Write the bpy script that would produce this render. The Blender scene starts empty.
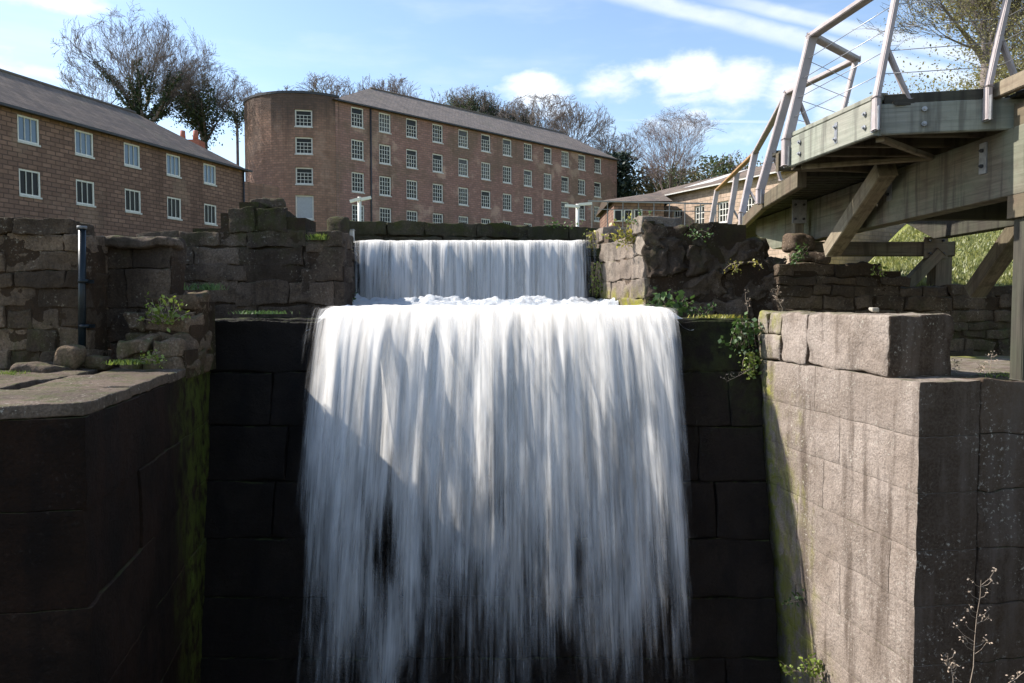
import bpy, bmesh, math, random
from mathutils import Vector, Matrix, noise
R = math.radians
sc = bpy.context.scene
COL = sc.collection
PITCH = R(2.56); F = 750.0
def P(px, py, Y):
    """world point seen at a photo position, at depth Y metres"""
    v = 341.5 - py; c, s = math.cos(PITCH), math.sin(PITCH)
    k = Y / (F * c + v * s)
    return Vector(((px - 512) * k, Y, (v * c - F * s) * k))
def lerp(a, b, t): return a + (b - a) * t
def smooth(a, b, x):
    t = max(0, min(1, (x - a) / (b - a))); return t * t * (3 - 2 * t)
def pl(pts, u):
    if u <= pts[0][0]: return pts[0][1]
    for (a, b), (c, d) in zip(pts, pts[1:]):
        if u <= c: return lerp(b, d, (u - a) / max(1e-6, c - a))
    return pts[-1][1]

# ------------------------------------------------------------------ nodes
class NT:
    def __init__(s, tree): s.t = tree; s.t.nodes.clear()
    def n(s, ty, ins=None, **kw):
        nd = s.t.nodes.new(ty)
        for k, v in kw.items(): setattr(nd, k, v)
        for k, v in (ins or {}).items(): s.set(nd.inputs[k], v)
        return nd
    def set(s, inp, v):
        if isinstance(v, bpy.types.NodeSocket): s.t.links.new(v, inp)
        elif isinstance(v, (tuple, list)) and inp.type == 'RGBA' and len(v) == 3: inp.default_value = (*v, 1)
        else: inp.default_value = v
    def m(s, op, a, b=0.0, c=0.0, clamp=False):
        nd = s.n('ShaderNodeMath', operation=op, use_clamp=clamp)
        s.set(nd.inputs[0], a); s.set(nd.inputs[1], b); s.set(nd.inputs[2], c); return nd.outputs[0]
    def vm(s, op, a, b=None, scale=None):
        nd = s.n('ShaderNodeVectorMath', operation=op)
        s.set(nd.inputs[0], a)
        if b is not None: s.set(nd.inputs[1], b)
        if scale is not None: s.set(nd.inputs[3], scale)
        return nd.outputs['Value'] if op in ('DOT_PRODUCT', 'LENGTH') else nd.outputs[0]
    def mix(s, f, a, b, blend='MIX'):
        nd = s.n('ShaderNodeMix', data_type='RGBA', blend_type=blend)
        s.set(nd.inputs[0], f); s.set(nd.inputs[6], a); s.set(nd.inputs[7], b); return nd.outputs[2]
    def noise(s, vec, scale, detail=4, rough=.55, out=0, dist=0):
        nd = s.n('ShaderNodeTexNoise', {'Vector': vec, 'Scale': scale, 'Detail': detail, 'Roughness': rough, 'Distortion': dist})
        return nd.outputs[out]
    def ss(s, x, a, b):      # smoothstep map to 0..1
        nd = s.n('ShaderNodeMapRange', interpolation_type='SMOOTHSTEP')
        s.set(nd.inputs[0], x); nd.inputs[1].default_value = a; nd.inputs[2].default_value = b; return nd.outputs[0]
    def scl(s, vec, sx, sy, sz): return s.vm('MULTIPLY', vec, (sx, sy, sz))
    def pos(s): return s.n('ShaderNodeNewGeometry').outputs['Position']
    def obj(s): return s.n('ShaderNodeTexCoord').outputs['Object']
    def uv(s): return s.n('ShaderNodeTexCoord').outputs['UV']
    def attr(s, name): return s.n('ShaderNodeAttribute', attribute_name=name).outputs['Fac']
    def out(s, sh): s.t.links.new(sh, s.n('ShaderNodeOutputMaterial').inputs[0])

def newmat(name):
    m = bpy.data.materials.new(name); m.use_nodes = True
    return m, NT(m.node_tree)
def principled(t, col, rough=.8, bump=None, bstr=.4, bdist=.02, spec=.3, metal=0.0):
    ins = {'Base Color': col, 'Roughness': rough, 'Metallic': metal, 'Specular IOR Level': spec}
    if bump is not None:
        ins['Normal'] = t.n('ShaderNodeBump', {'Height': bump, 'Strength': bstr, 'Distance': bdist}).outputs[0]
    return t.n('ShaderNodeBsdfPrincipled', ins).outputs[0]

def stone_mat(name, a, b, dark, lichen=.15, stain=.5, moss=None, mosscol=(.07, .09, .015), streak=.5, wet=.0, spec=.12, light=(.42, .38, .32), fine=1.0):
    """rough gritstone. moss = (vector, start, end, noise weight): where moss grows, along a direction"""
    m, t = newmat(name); p = t.pos()
    n1 = t.noise(p, 1.3, 5); n2 = t.noise(p, 6, 6, .65); n3 = t.noise(p, 45 * fine, 4, .7)
    col = t.mix(t.ss(n1, .35, .65), a, b)
    tint = t.attr('tint')
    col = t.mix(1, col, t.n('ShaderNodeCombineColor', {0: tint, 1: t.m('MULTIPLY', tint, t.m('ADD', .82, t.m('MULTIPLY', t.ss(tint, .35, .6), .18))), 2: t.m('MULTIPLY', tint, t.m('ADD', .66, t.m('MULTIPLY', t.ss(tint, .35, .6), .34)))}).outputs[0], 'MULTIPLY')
    col = t.mix(t.m('MULTIPLY', t.ss(n3, .35, .7), .55), col, dark)
    col = t.mix(t.m('MULTIPLY', t.ss(n2, .5, .72), stain), col, dark)
    st = t.noise(t.scl(p, 5, 5, .45), 1, 5, .6)
    col = t.mix(t.m('MULTIPLY', t.ss(st, .48, .68), streak), col, dark)
    spk = t.noise(t.vm('ADD', p, (7, 3, 1)), 30 * fine, 3, .7)
    li = t.m('MULTIPLY', t.ss(spk, .56, .74), t.ss(t.noise(p, 2.1, 3), .42, .62))
    col = t.mix(t.m('MULTIPLY', li, lichen * 2, clamp=True), col, light)
    if moss:
        d = t.vm('DOT_PRODUCT', p, moss[0])
        d = t.m('ADD', d, t.m('MULTIPLY', t.m('SUBTRACT', t.noise(t.scl(p, 2.5, 2.5, 1.2), 1, 5, .7), .5), moss[3]))
        mk = t.ss(d, moss[1], moss[2])
        mk = t.m('MULTIPLY', mk, t.m('MULTIPLY', t.ss(n2, .36, .58), t.ss(t.noise(t.scl(p, 7, 7, 1.6), 1, 5, .7), .26, .5)))
        mc = t.mix(t.noise(p, 9, 4), mosscol, tuple(c * 1.9 for c in mosscol))
        col = t.mix(mk, col, mc)
    nz = t.n('ShaderNodeSeparateXYZ', {0: t.n('ShaderNodeNewGeometry').outputs['Normal']}).outputs[2]
    col = t.mix(t.m('MULTIPLY', t.ss(nz, .5, .95), t.m('MULTIPLY', t.ss(n2, .45, .6), .35)), col, (.09, .11, .03))
    h = t.m('ADD', t.m('MULTIPLY', n2, 1.0), t.m('ADD', t.m('MULTIPLY', n3, .5), t.m('MULTIPLY', t.noise(p, 14, 6, .7), .7)))
    t.out(principled(t, col, lerp(.92, .45, wet), h, .75, .035, spec))
    return m

M = {}
M['right_stone'] = stone_mat('pale_gritstone', (.40, .335, .285), (.285, .23, .188), (.13, .10, .08), .7, .5,
                             ((-.15, .85, -.28), 6.7, 7.5, 2.2), (.17, .165, .04), .95)
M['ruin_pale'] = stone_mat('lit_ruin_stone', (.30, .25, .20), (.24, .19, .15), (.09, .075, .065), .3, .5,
                           ((-.25, 0, -.9), -.75, -.35, .9), (.17, .16, .02), .45)  # lighter copy of the ruin stone, sunlight put into its colour
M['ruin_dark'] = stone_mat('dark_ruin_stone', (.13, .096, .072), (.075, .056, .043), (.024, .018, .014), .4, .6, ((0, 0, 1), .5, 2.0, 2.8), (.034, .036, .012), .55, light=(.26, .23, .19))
M['ruin_brown'] = stone_mat('brown_wall_stone', (.155, .108, .072), (.08, .058, .042), (.028, .02, .014), .4, .55, ((0, 0, -1), 0, 1.6, 3.0), (.05, .055, .015), .35, light=(.35, .3, .23))
M['left_stone'] = stone_mat('dark_block_stone', (.062, .036, .024), (.03, .019, .013), (.008, .006, .005), .12, .6,
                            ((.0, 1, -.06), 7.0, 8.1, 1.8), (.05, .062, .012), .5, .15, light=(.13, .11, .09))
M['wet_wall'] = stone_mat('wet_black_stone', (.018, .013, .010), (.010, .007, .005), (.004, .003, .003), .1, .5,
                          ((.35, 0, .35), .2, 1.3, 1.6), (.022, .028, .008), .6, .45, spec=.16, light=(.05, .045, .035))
M['mossy'] = stone_mat('mossy_wall_stone', (.075, .062, .045), (.045, .04, .028), (.02, .018, .012), .1, .5,
                       ((0, 0, 1), 1.1, 1.9, 1.2), (.028, .032, .009), .4)
M['flag'] = stone_mat('flagstone', (.175, .13, .098), (.105, .08, .06), (.04, .03, .022), .5, .8, None, streak=.1)

def building_mat(name, a, b, mortar, bw, bh, ms, patch, patchamt, top=(90, 95), moss=0):
    m, t = newmat(name); u = t.uv(); p = t.pos()
    br = t.n('ShaderNodeTexBrick', {'Vector': t.vm('ADD', u, t.vm('SCALE', t.noise(u, 3, 2, out=1), scale=.03)), 'Color1': a, 'Color2': b, 'Mortar': mortar,
             'Scale': 1, 'Mortar Size': ms, 'Mortar Smooth': .4, 'Bias': 0, 'Brick Width': bw, 'Row Height': bh}, offset=.5)
    col = br.outputs[0]
    n1 = t.noise(p, .35, 5, .6); n2 = t.noise(p, 2.5, 5, .7)
    col = t.mix(t.m('MULTIPLY', t.ss(n2, .35, .7), .5), col, tuple(c * .55 for c in a))
    col = t.mix(t.m('MULTIPLY', t.ss(n1, .56, .66), patchamt), col, patch)
    st = t.noise(t.scl(p, 1.2, 1.2, .12), 1, 4, .6)
    col = t.mix(t.m('MULTIPLY', t.ss(st, .5, .72), .45), col, tuple(c * .45 for c in b))
    z = t.n('ShaderNodeSeparateXYZ', {0: p}).outputs[2]
    soot = t.m('MULTIPLY', t.ss(t.m('ADD', z, t.m('MULTIPLY', t.noise(t.scl(p, 1.5, 1.5, .1), 1, 4, .6), 5)), top[0], top[1]), .75)
    col = t.mix(soot, col, (.055, .045, .04))
    if moss:
        col = t.mix(t.m('MULTIPLY', t.ss(t.noise(p, .22, 4), .45, .62), moss), col, (.085, .10, .05))
    t.out(principled(t, col, .9, t.m('SUBTRACT', t.m('MULTIPLY', n2, .4), br.outputs[1]), .6, .03, .15))
    return m
M['mill_wall'] = building_mat('red_brown_millstone', (.38, .215, .175), (.27, .155, .13), (.19, .135, .115), .45, .2, .025, (.55, .38, .29), .55, moss=.3)
M['tower_wall'] = building_mat('tower_brick', (.36, .21, .15), (.25, .15, .11), (.19, .135, .105), .42, .2, .022, (.42, .29, .22), .4, top=(16.6, 19.8))
M['row_wall'] = building_mat('coursed_brown_stone', (.29, .175, .13), (.18, .11, .085), (.10, .068, .055), .5, .22, .03, (.3, .22, .16), .3)
M['shed_wall'] = building_mat('pink_sandstone', (.5, .37, .28), (.44, .32, .24), (.33, .26, .2), .5, .25, .03, (.55, .43, .33), .4)
def slate_mat(name, a, b, row=.3, moss=.2):
    m, t = newmat(name); u = t.uv(); p = t.pos()
    br = t.n('ShaderNodeTexBrick', {'Vector': u, 'Color1': a, 'Color2': b, 'Mortar': tuple(c * .4 for c in a), 'Scale': 1,
             'Mortar Size': .02, 'Mortar Smooth': .5, 'Bias': 0, 'Brick Width': .4, 'Row Height': row}, offset=.5)
    n2 = t.noise(p, 1.1, 6, .7)
    col = t.mix(t.m('MULTIPLY', t.ss(n2, .45, .65), .5), br.outputs[0], tuple(c * .6 for c in b))
    col = t.mix(t.m('MULTIPLY', t.ss(t.noise(p, .5, 5), .5, .7), moss), col, (.16, .15, .09))
    t.out(principled(t, col, .7, t.m('SUBTRACT', n2, br.outputs[1]), .5, .04, .3))
    return m
M['slate'] = slate_mat('grey_slate', (.29, .225, .18), (.21, .17, .14))
M['stone_slate'] = slate_mat('brown_stone_slate', (.20, .145, .105), (.12, .09, .07), .45, .25)
def plain(name, col, rough=.6, var=.25, scale=8, metal=0.0, spec=.3):
    m, t = newmat(name); p = t.pos()
    n = t.noise(p, scale, 5, .65)
    c = t.mix(t.ss(n, .35, .7), col, tuple(x * (1 - var) for x in col))
    t.out(principled(t, c, rough, n, .15, .01, spec, metal)); return m
M['white_paint'] = plain('white_window_paint', (.72, .70, .64), .5, .12)
M['dim_paint'] = plain('weathered_white_paint', (.62, .6, .55), .6, .25)
M['gutter'] = plain('gutter_iron', (.05, .05, .055), .5)
M['pipe'] = plain('dark_blue_pipe', (.010, .017, .022), .35, .4, 14)
M['terracotta'] = plain('red_brick_chimney', (.4, .14, .09), .8, .3)
M['metal'] = plain('galvanised_steel', (.42, .42, .43), .45, .3, 20, .6)
M['rail'] = plain('grey_painted_railing', (.43, .37, .36), .65, .25, 4)
M['railing_grey'] = plain('dull_grey_railing', (.2, .2, .2), .6)
M['rail_brown'] = plain('worn_brown_handrail', (.42, .25, .13), .7, .3, 9)
M['wire'] = plain('steel_wire', (.35, .35, .36), .4, .1, 10, .7)
M['bark'] = plain('grey_bark', (.20, .165, .15), .9, .4, 3)
M['bark_pink'] = plain('brown_twig_bark', (.24, .18, .165), .9, .4, 3)
M['straw'] = plain('dead_stalk', (.42, .33, .25), .9, .3, 20)
M['rock_white'] = plain('pale_lump_of_stone', (.42, .37, .3), .9, .3, 30)
def glass(name, col, rough=.08):
    m, t = newmat(name); n = t.noise(t.pos(), .9, 3)
    c = t.mix(n, col, tuple(x * .4 for x in col))
    t.out(principled(t, c, rough, None, spec=.8 if rough < .2 else .2)); return m
M['glass'] = glass('dark_window_glass', (.03, .03, .028), .35)
M['glass_blue'] = glass('sky_tinted_glass', (.12, .17, .24), .05)  # blue of a reflected sky put into the base colour
M['glass_grey'] = glass('dusty_window_glass', (.11, .105, .10), .3)
M['blind'] = plain('pale_window_blind', (.4, .42, .44), .6, .15)
def wood_mat(name, a, b, green, amt):
    m, t = newmat(name); p = t.obj()
    tc = t.uv()
    g = t.noise(t.scl(tc, 1.2, 22, 1), 1, 6, .65, dist=.4); n = t.noise(t.pos(), 1.7, 4)
    col = t.mix(t.ss(g, .3, .7), a, b)
    col = t.mix(t.m('MULTIPLY', t.ss(n, .35, .6), amt), col, green)
    cr = t.noise(t.scl(tc, .7, 60, 1), 1, 5, .7)
    col = t.mix(t.m('MULTIPLY', t.ss(cr, .56, .68), .6), col, tuple(c * .4 for c in b))
    col = t.mix(t.m('MULTIPLY', t.ss(t.noise(t.pos(), 5, 6, .7), .5, .7), .45), col, tuple(c * .5 for c in a))
    dk = t.noise(t.scl(t.pos(), 9, 9, .7), 1, 4, .6)
    col = t.mix(t.m('MULTIPLY', t.ss(dk, .48, .66), .7), col, tuple(c * .35 for c in a))
    t.out(principled(t, col, .8, g, .35, .012, .25)); return m
M['wood_green'] = wood_mat('algae_green_timber', (.34, .325, .27), (.23, .225, .185), (.27, .30, .235), .45)
M['wood_beam'] = wood_mat('weathered_beam_timber', (.20, .17, .13), (.115, .095, .07), (.2, .23, .165), .45)
M['wood_brown'] = wood_mat('brown_timber', (.17, .125, .085), (.11, .08, .055), (.13, .13, .08), .4)
M['wood_brace'] = wood_mat('pale_brown_timber', (.3, .24, .17), (.2, .15, .105), (.26, .26, .18), .3)
M['wood_dark'] = wood_mat('dark_deck_timber', (.075, .065, .05), (.045, .04, .032), (.07, .08, .05), .4)
def leaf_mat(name, a, b, tr=.35):
    m, t = newmat(name)
    rnd = t.attr('tint')
    c = t.mix(rnd, a, b)
    d = t.n('ShaderNodeBsdfDiffuse', {0: c}).outputs[0]; tl = t.n('ShaderNodeBsdfTranslucent', {0: c}).outputs[0]
    g = t.n('ShaderNodeBsdfGlossy', {0: (1, 1, 1), 'Roughness': .5}).outputs[0]
    x = t.n('ShaderNodeMixShader', {0: tr, 1: d, 2: tl}).outputs[0]
    x = t.n('ShaderNodeMixShader', {0: .04, 1: x, 2: g}).outputs[0]
    t.out(x); return m
M['ivy'] = leaf_mat('dark_ivy_leaf', (.015, .03, .012), (.045, .07, .02), .2)
M['ivy_light'] = leaf_mat('olive_ivy_leaf', (.05, .07, .02), (.11, .13, .04), .3)
M['leaf_bright'] = leaf_mat('fresh_green_leaf', (.10, .16, .02), (.3, .36, .06))
M['leaf_yellow'] = leaf_mat('yellow_green_leaf', (.14, .17, .03), (.5, .42, .06))
M['leaf_mid'] = leaf_mat('mid_green_leaf', (.04, .09, .02), (.12, .2, .05))
M['leaf_olive'] = leaf_mat('olive_spring_leaf', (.15, .14, .05), (.34, .30, .10), .5)
M['leaf_brown'] = leaf_mat('russet_brush', (.09, .07, .035), (.2, .17, .07), .3)
M['conifer'] = leaf_mat('dark_conifer_needles', (.01, .025, .015), (.03, .05, .03), .1)
M['grassblade'] = leaf_mat('grass_blade', (.13, .15, .035), (.30, .29, .09), .4)
def grass_ground():
    m, t = newmat('rough_grass_ground'); p = t.pos()
    n = t.noise(p, .9, 5, .65); n2 = t.noise(p, 12, 5, .7)
    c = t.mix(t.ss(n, .35, .65), (.17, .2, .05), (.26, .25, .10))
    c = t.mix(t.m('MULTIPLY', t.ss(n2, .5, .7), .6), c, (.09, .08, .035))
    t.out(principled(t, c, .95, n2, .8, .06, .1)); return m
M['ground'] = grass_ground()

# ------------------------------------------------------------------ objects
def tag(o, label=None, cat=None, group=None, kind=None):
    if label: o['label'] = label
    if cat: o['category'] = cat
    if group: o['group'] = group
    if kind: o['kind'] = kind
    return o
def empty(name, loc, label, cat, group=None):
    o = bpy.data.objects.new(name, None); COL.objects.link(o); o.location = loc; o.empty_display_size = .2
    return tag(o, label, cat, group)
class MB:
    """collects vertices and faces; build() links them as ONE mesh object"""
    def __init__(s): s.v = []; s.f = []; s.uv = []; s.tint = []; s.mi = []; s.smooth = []
    def vert(s, co): s.v.append(tuple(co)); return len(s.v) - 1
    def face(s, idx, uv=None, tint=1.0, mi=0, sm=False):
        s.f.append(tuple(idx)); s.uv.append(uv); s.tint.append(tint); s.mi.append(mi); s.smooth.append(sm)
    def quad(s, a, b, c, d, uv=None, tint=1.0, mi=0):
        i = len(s.v); s.v += [tuple(a), tuple(b), tuple(c), tuple(d)]
        if uv is None:
            w = (Vector(b) - Vector(a)).length; h = (Vector(d) - Vector(a)).length
            uv = [(0, 0), (w, 0), (w, h), (0, h)]
        s.face((i, i + 1, i + 2, i + 3), uv, tint, mi)
    def poly(s, pts, uv=None, tint=1.0, mi=0):
        i = len(s.v); s.v += [tuple(p) for p in pts]; s.face(range(i, i + len(pts)), uv, tint, mi)
    def bar(s, p, q, w, h, up=(0, 0, 1), mi=0, tint=1.0):
        """box along p->q; w across, h in the 'up' direction"""
        p, q = Vector(p), Vector(q); d = (q - p); L = d.length; d.normalize()
        up = Vector(up); sd = d.cross(up)
        if sd.length < 1e-4: sd = d.cross(Vector((0, 1, 0)))
        sd.normalize(); u = sd.cross(d).normalized()
        a, b = sd * w / 2, u * h / 2
        c = [p - a - b, p + a - b, p + a + b, p - a + b, q - a - b, q + a - b, q + a + b, q - a + b]
        o = random.random() * 9
        for (i, j, k, l), hh in (((1, 5, 6, 2), h), ((4, 0, 3, 7), h), ((3, 2, 6, 7), w), ((0, 4, 5, 1), w)):
            if (i, j, k, l) == (3, 2, 6, 7): i, j, k, l = 2, 6, 7, 3
            s.quad(c[i], c[j], c[k], c[l], [(o, o), (o + L, o), (o + L, o + hh), (o, o + hh)], tint, mi)
        s.quad(c[1], c[0], c[3], c[2], None, tint, mi); s.quad(c[4], c[5], c[6], c[7], None, tint, mi)
    def box(s, a, b, mi=0, tint=1.0):
        a, b = Vector(a), Vector(b)
        s.bar(((a.x + b.x) / 2, a.y, (a.z + b.z) / 2), ((a.x + b.x) / 2, b.y, (a.z + b.z) / 2), abs(b.x - a.x), abs(b.z - a.z), (0, 0, 1), mi, tint)
    def tube(s, pts, rads, n=6, cap=True, tint=1.0, mi=0):
        rings = []
        for i, p in enumerate(pts):
            p = Vector(p)
            d = Vector(pts[min(i + 1, len(pts) - 1)]) - Vector(pts[max(i - 1, 0)])
            if d.length < 1e-9: d = Vector((0, 0, 1))
            d.normalize(); a = d.orthogonal().normalized() if abs(d.z) > .95 else d.cross(Vector((0, 0, 1))).normalized()
            b = d.cross(a); r = rads[i] if isinstance(rads, (list, tuple)) else rads
            rings.append([s.vert(p + a * math.cos(t) * r + b * math.sin(t) * r) for t in (2 * math.pi * k / n for k in range(n))])
        for A, B in zip(rings, rings[1:]):
            for k in range(n): s.face((A[k], A[(k + 1) % n], B[(k + 1) % n], B[k]), None, tint, mi, True)
        if cap: s.face(rings[0][::-1], None, tint, mi); s.face(rings[-1], None, tint, mi)
    def leaf(s, c, size, tint, up=.3, asp=.55):
        d = Vector((random.gauss(0, 1), random.gauss(0, 1), random.gauss(0, 1) + up)).normalized()
        e = d.orthogonal().normalized(); e = (Matrix.Rotation(random.random() * 6.28, 3, d) @ e)
        g = d.cross(e) * size * asp * .5; e = e * size * .5
        i = len(s.v); c = Vector(c)
        s.v += [tuple(c - e), tuple(c + g), tuple(c + e), tuple(c - g)]
        s.face((i, i + 1, i + 2, i + 3), None, tint)
    def stone(s, o, ux, uy, uz, w, d, h, cell=.06, rnd=.03, rough=.02, tint=1.0, seed=0, skip_bottom=False, freq=1.0, end=None, front=False):
        """an irregular block: corner o, edges ux*w, uy*d, uz*h, rounded and displaced"""
        def ticks(L):
            r = min(rnd, L * .3); k = max(1, int((L - 2 * r) / cell))
            return [0, r * .45, r] + [r + (L - 2 * r) * i / k for i in range(1, k)] + [L - r, L - r * .45, L]
        A, B, C = ticks(w), ticks(d), ticks(h); na, nb, nc = len(A) - 1, len(B) - 1, len(C) - 1
        ids = {}; o = Vector(o); off = Vector((seed * 3.17, seed * 1.31, seed * 2.3))
        ra, rb, rc = min(rnd, w * .3), min(rnd, d * .3), min(rnd, h * .3)
        def V(i, j, k):
            key = (i, j, k)
            if key in ids: return ids[key]
            x, y, z = A[i], B[j], C[k]
            qx = min(max(x, ra), w - ra); qy = min(max(y, rb), d - rb); qz = min(max(z, rc), h - rc)
            e = Vector((x - qx, y - qy, z - qz)); l = e.length
            if l > 1e-7: e = e / l; e = Vector((e.x * ra, e.y * rb, e.z * rc))
            x, y, z = qx + e.x, qy + e.y, qz + e.z
            p = o + ux * x + uy * y + uz * z
            q = p + off
            nn = noise.noise_vector(q * 2.2 * freq) * rough * 1.6 + noise.noise_vector(q * 7 * freq) * rough * .9 + noise.noise_vector(q * 19 * freq) * rough * .35
            ids[key] = s.vert(p + nn); return ids[key]
        def F(a, b, c, dd, e=False): s.face((a, b, c, dd), None, tint * (end if e and end else 1), 0, True)
        for i in range(na):
            for k in range(nc):
                F(V(i, 0, k), V(i + 1, 0, k), V(i + 1, 0, k + 1), V(i, 0, k + 1), front)
                F(V(i + 1, nb, k), V(i, nb, k), V(i, nb, k + 1), V(i + 1, nb, k + 1))
            for j in range(nb):
                F(V(i, j, nc), V(i + 1, j, nc), V(i + 1, j + 1, nc), V(i, j + 1, nc))
                if not skip_bottom: F(V(i, j + 1, 0), V(i + 1, j + 1, 0), V(i + 1, j, 0), V(i, j, 0))
        for j in range(nb):
            for k in range(nc):
                F(V(0, j + 1, k), V(0, j, k), V(0, j, k + 1), V(0, j + 1, k + 1))
                F(V(na, j, k), V(na, j + 1, k), V(na, j + 1, k + 1), V(na, j, k + 1), True)
    def build(s, name, mats, parent=None, origin=None, loc=None):
        """loc: world place the mesh's origin is moved to (vertices are given in world space)"""
        me = bpy.data.meshes.new(name)
        L = Vector(loc) if loc is not None else (Vector(parent_world(parent)) if parent is not None else Vector())
        me.from_pydata([tuple(Vector(v) - L) for v in s.v], [], s.f)
        if not isinstance(mats, (list, tuple)): mats = [mats]
        for m in mats: me.materials.append(m)
        me.polygons.foreach_set('material_index', s.mi); me.polygons.foreach_set('use_smooth', s.smooth)
        uvl = me.uv_layers.new(name='UVMap'); k = 0; flat = []
        for f, uv in zip(s.f, s.uv):
            if uv is None: flat += [0.0] * (2 * len(f))
            else:
                for a in uv: flat += [a[0], a[1]]
        uvl.data.foreach_set('uv', flat)
        at = me.attributes.new('tint', 'FLOAT', 'FACE'); at.data.foreach_set('value', s.tint)
        me.update()
        ob = bpy.data.objects.new(name, me); COL.objects.link(ob)
        if parent is not None: ob.parent = parent
        if loc is not None: ob.location = L if parent is None else L - Vector(parent_world(parent))
        return ob
def parent_world(o):
    v = Vector(o.location)
    while o.parent is not None: o = o.parent; v += Vector(o.location)
    return v
UZ = Vector((0, 0, 1))

def masonry(mb, p0, p1, z0, top, ch=(.22, .34), bw=(.3, .7), depth=.4, cell=.07, rnd=.03, rough=.02, prot=.03, tr=(.75, 1.2),
            seed=1, gap=.012, core=True, inset=.06, tilt=0.0, zend=None):
    """courses of separate stones along p0->p1 (plan), depth going to the left of that direction; top(u) = height of the ruin"""
    rg = random.Random(seed); p0 = Vector((p0[0], p0[1], 0)); p1 = Vector((p1[0], p1[1], 0))
    d = p1 - p0; L = d.length; ux = d.normalized(); uy = UZ.cross(ux)
    tf = top if callable(top) else (lambda u: top)
    zmax = max(tf(L * i / 40) for i in range(41)); z = z0; c = 0
    while z < zmax - .03:
        h = rg.uniform(*ch) if not isinstance(ch, list) else ch[min(c, len(ch) - 1)]
        if zmax - z - h < .1: h = zmax - z
        u = 0.0 if c % 2 else -rg.uniform(.1, .5) * bw[0]
        while u < L - .01:
            w = rg.uniform(*bw); a, b = max(u, 0), min(u + w, L)
            if L - b < bw[0] * .35: b = L
            u = u + w if b < L else L
            if b - a < .04: continue
            tz = min(tf(a + (b - a) * .25), tf(a + (b - a) * .75)) if callable(top) else zmax
            if z + h * .45 > tz: continue
            hh = h if z + h <= tz + .12 else max(.06, tz - z)
            pr = rg.uniform(-prot, prot) * .5
            tl = rg.uniform(-tilt, tilt)
            vx = (ux + UZ * tl).normalized(); vz = (UZ - ux * tl).normalized()
            mb.stone(p0 + ux * (a + gap / 2) + uy * pr + UZ * (z + gap / 2), vx, uy, vz, b - a - gap, depth, hh - gap, cell, rnd, rough, rg.uniform(*tr), rg.random() * 50)
        z += h; c += 1
    if core:
        n = max(2, int(L / .12)); st = L / n
        for i in range(n):
            a, b = i * st, (i + 1) * st; t = tf((a + b) / 2) - .1
            if t - z0 < .05: continue
            q = [p0 + ux * a + uy * inset, p0 + ux * b + uy * inset, p0 + ux * b + uy * (depth - .05), p0 + ux * a + uy * (depth - .05)]
            lo = [v + UZ * z0 for v in q]; hi = [v + UZ * t for v in q]
            for k in range(4):
                l = (k + 1) % 4
                mb.quad(lo[k], lo[l], hi[l], hi[k], None, .45)
            mb.quad(hi[0], hi[1], hi[2], hi[3], None, .5)

# ------------------------------------------------------------------ world, sun, camera
SUN = Vector((-.74, .155, .655)).normalized()
w = bpy.data.worlds.new('World'); sc.world = w; w.use_nodes = True
t = NT(w.node_tree)
el = math.asin(SUN.z); az = math.atan2(SUN.x, SUN.y)
sky = t.n('ShaderNodeTexSky', sky_type='NISHITA', sun_disc=False, sun_elevation=el, sun_rotation=az % (2 * math.pi), air_density=1.0, dust_density=.6, ozone_density=1.6, altitude=100)
D = t.n('ShaderNodeTexCoord').outputs['Generated']
sep = t.n('ShaderNodeSeparateXYZ', {0: D}).outputs
azn = t.m('ARCTAN2', sep[0], sep[1]); eln = t.m('ARCSINE', sep[2])
sv = t.n('ShaderNodeCombineXYZ', {0: azn, 1: t.m('MULTIPLY', eln, 1.9), 2: 0.0}).outputs[0]
nz = t.noise(sv, 7, 7, .6, dist=.15); nf = t.noise(t.vm('ADD', sv, (3, 1, 0)), 26, 5, .62)
nn = t.m('ADD', t.m('MULTIPLY', nz, .75), t.m('MULTIPLY', nf, .25))
def az_el(px, py):
    v = P(px, py, 10).normalized(); return math.atan2(v.x, v.y), math.asin(v.z)
blob = 0.0
for px, py, sx, sy, am in ((540, 90, 36, 19, 1.2), (556, 112, 40, 12, .75), (606, 84, 32, 17, 1.15), (655, 72, 30, 12, 1.0), (690, 76, 36, 18, 1.3), (700, 96, 40, 12, .8), (745, 84, 38, 24, 1.25), (792, 90, 40, 26, 1.25), (830, 108, 40, 16, .9), (715, 110, 40, 8, .7), (822, 90, 34, 20, .95), (668, 128, 60, 12, .5),
                           (60, 2, 44, 12, 1.15), (52, 75, 26, 8, .62), (885, 112, 44, 16, .95), (760, 130, 90, 16, .6), (15, 100, 30, 10, .5), (950, 120, 60, 24, .8), (-200, 60, 120, 50, 1), (1250, 60, 150, 70, 1)):
    a, e = az_el(px, py)
    dx = t.m('MULTIPLY', t.m('SUBTRACT', azn, a), F / sx); dy = t.m('MULTIPLY', t.m('SUBTRACT', eln, e), F / sy)
    r2 = t.m('ADD', t.m('MULTIPLY', dx, dx), t.m('MULTIPLY', dy, dy))
    g = t.m('MULTIPLY', t.m('EXPONENT', t.m('MULTIPLY', r2, -.7)), am)
    blob = t.m('MAXIMUM', blob, g)
cl = t.ss(t.m('ADD', blob, t.m('MULTIPLY', t.m('SUBTRACT', nn, .5), 2.6)),   .40, 1.15)
hz = t.m('MULTIPLY', t.ss(t.noise(t.scl(sv, 1, 2.2, 1), 3, 5, .6), .45, .75), .22)
cl = t.m('MAXIMUM', cl, hz)
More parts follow.
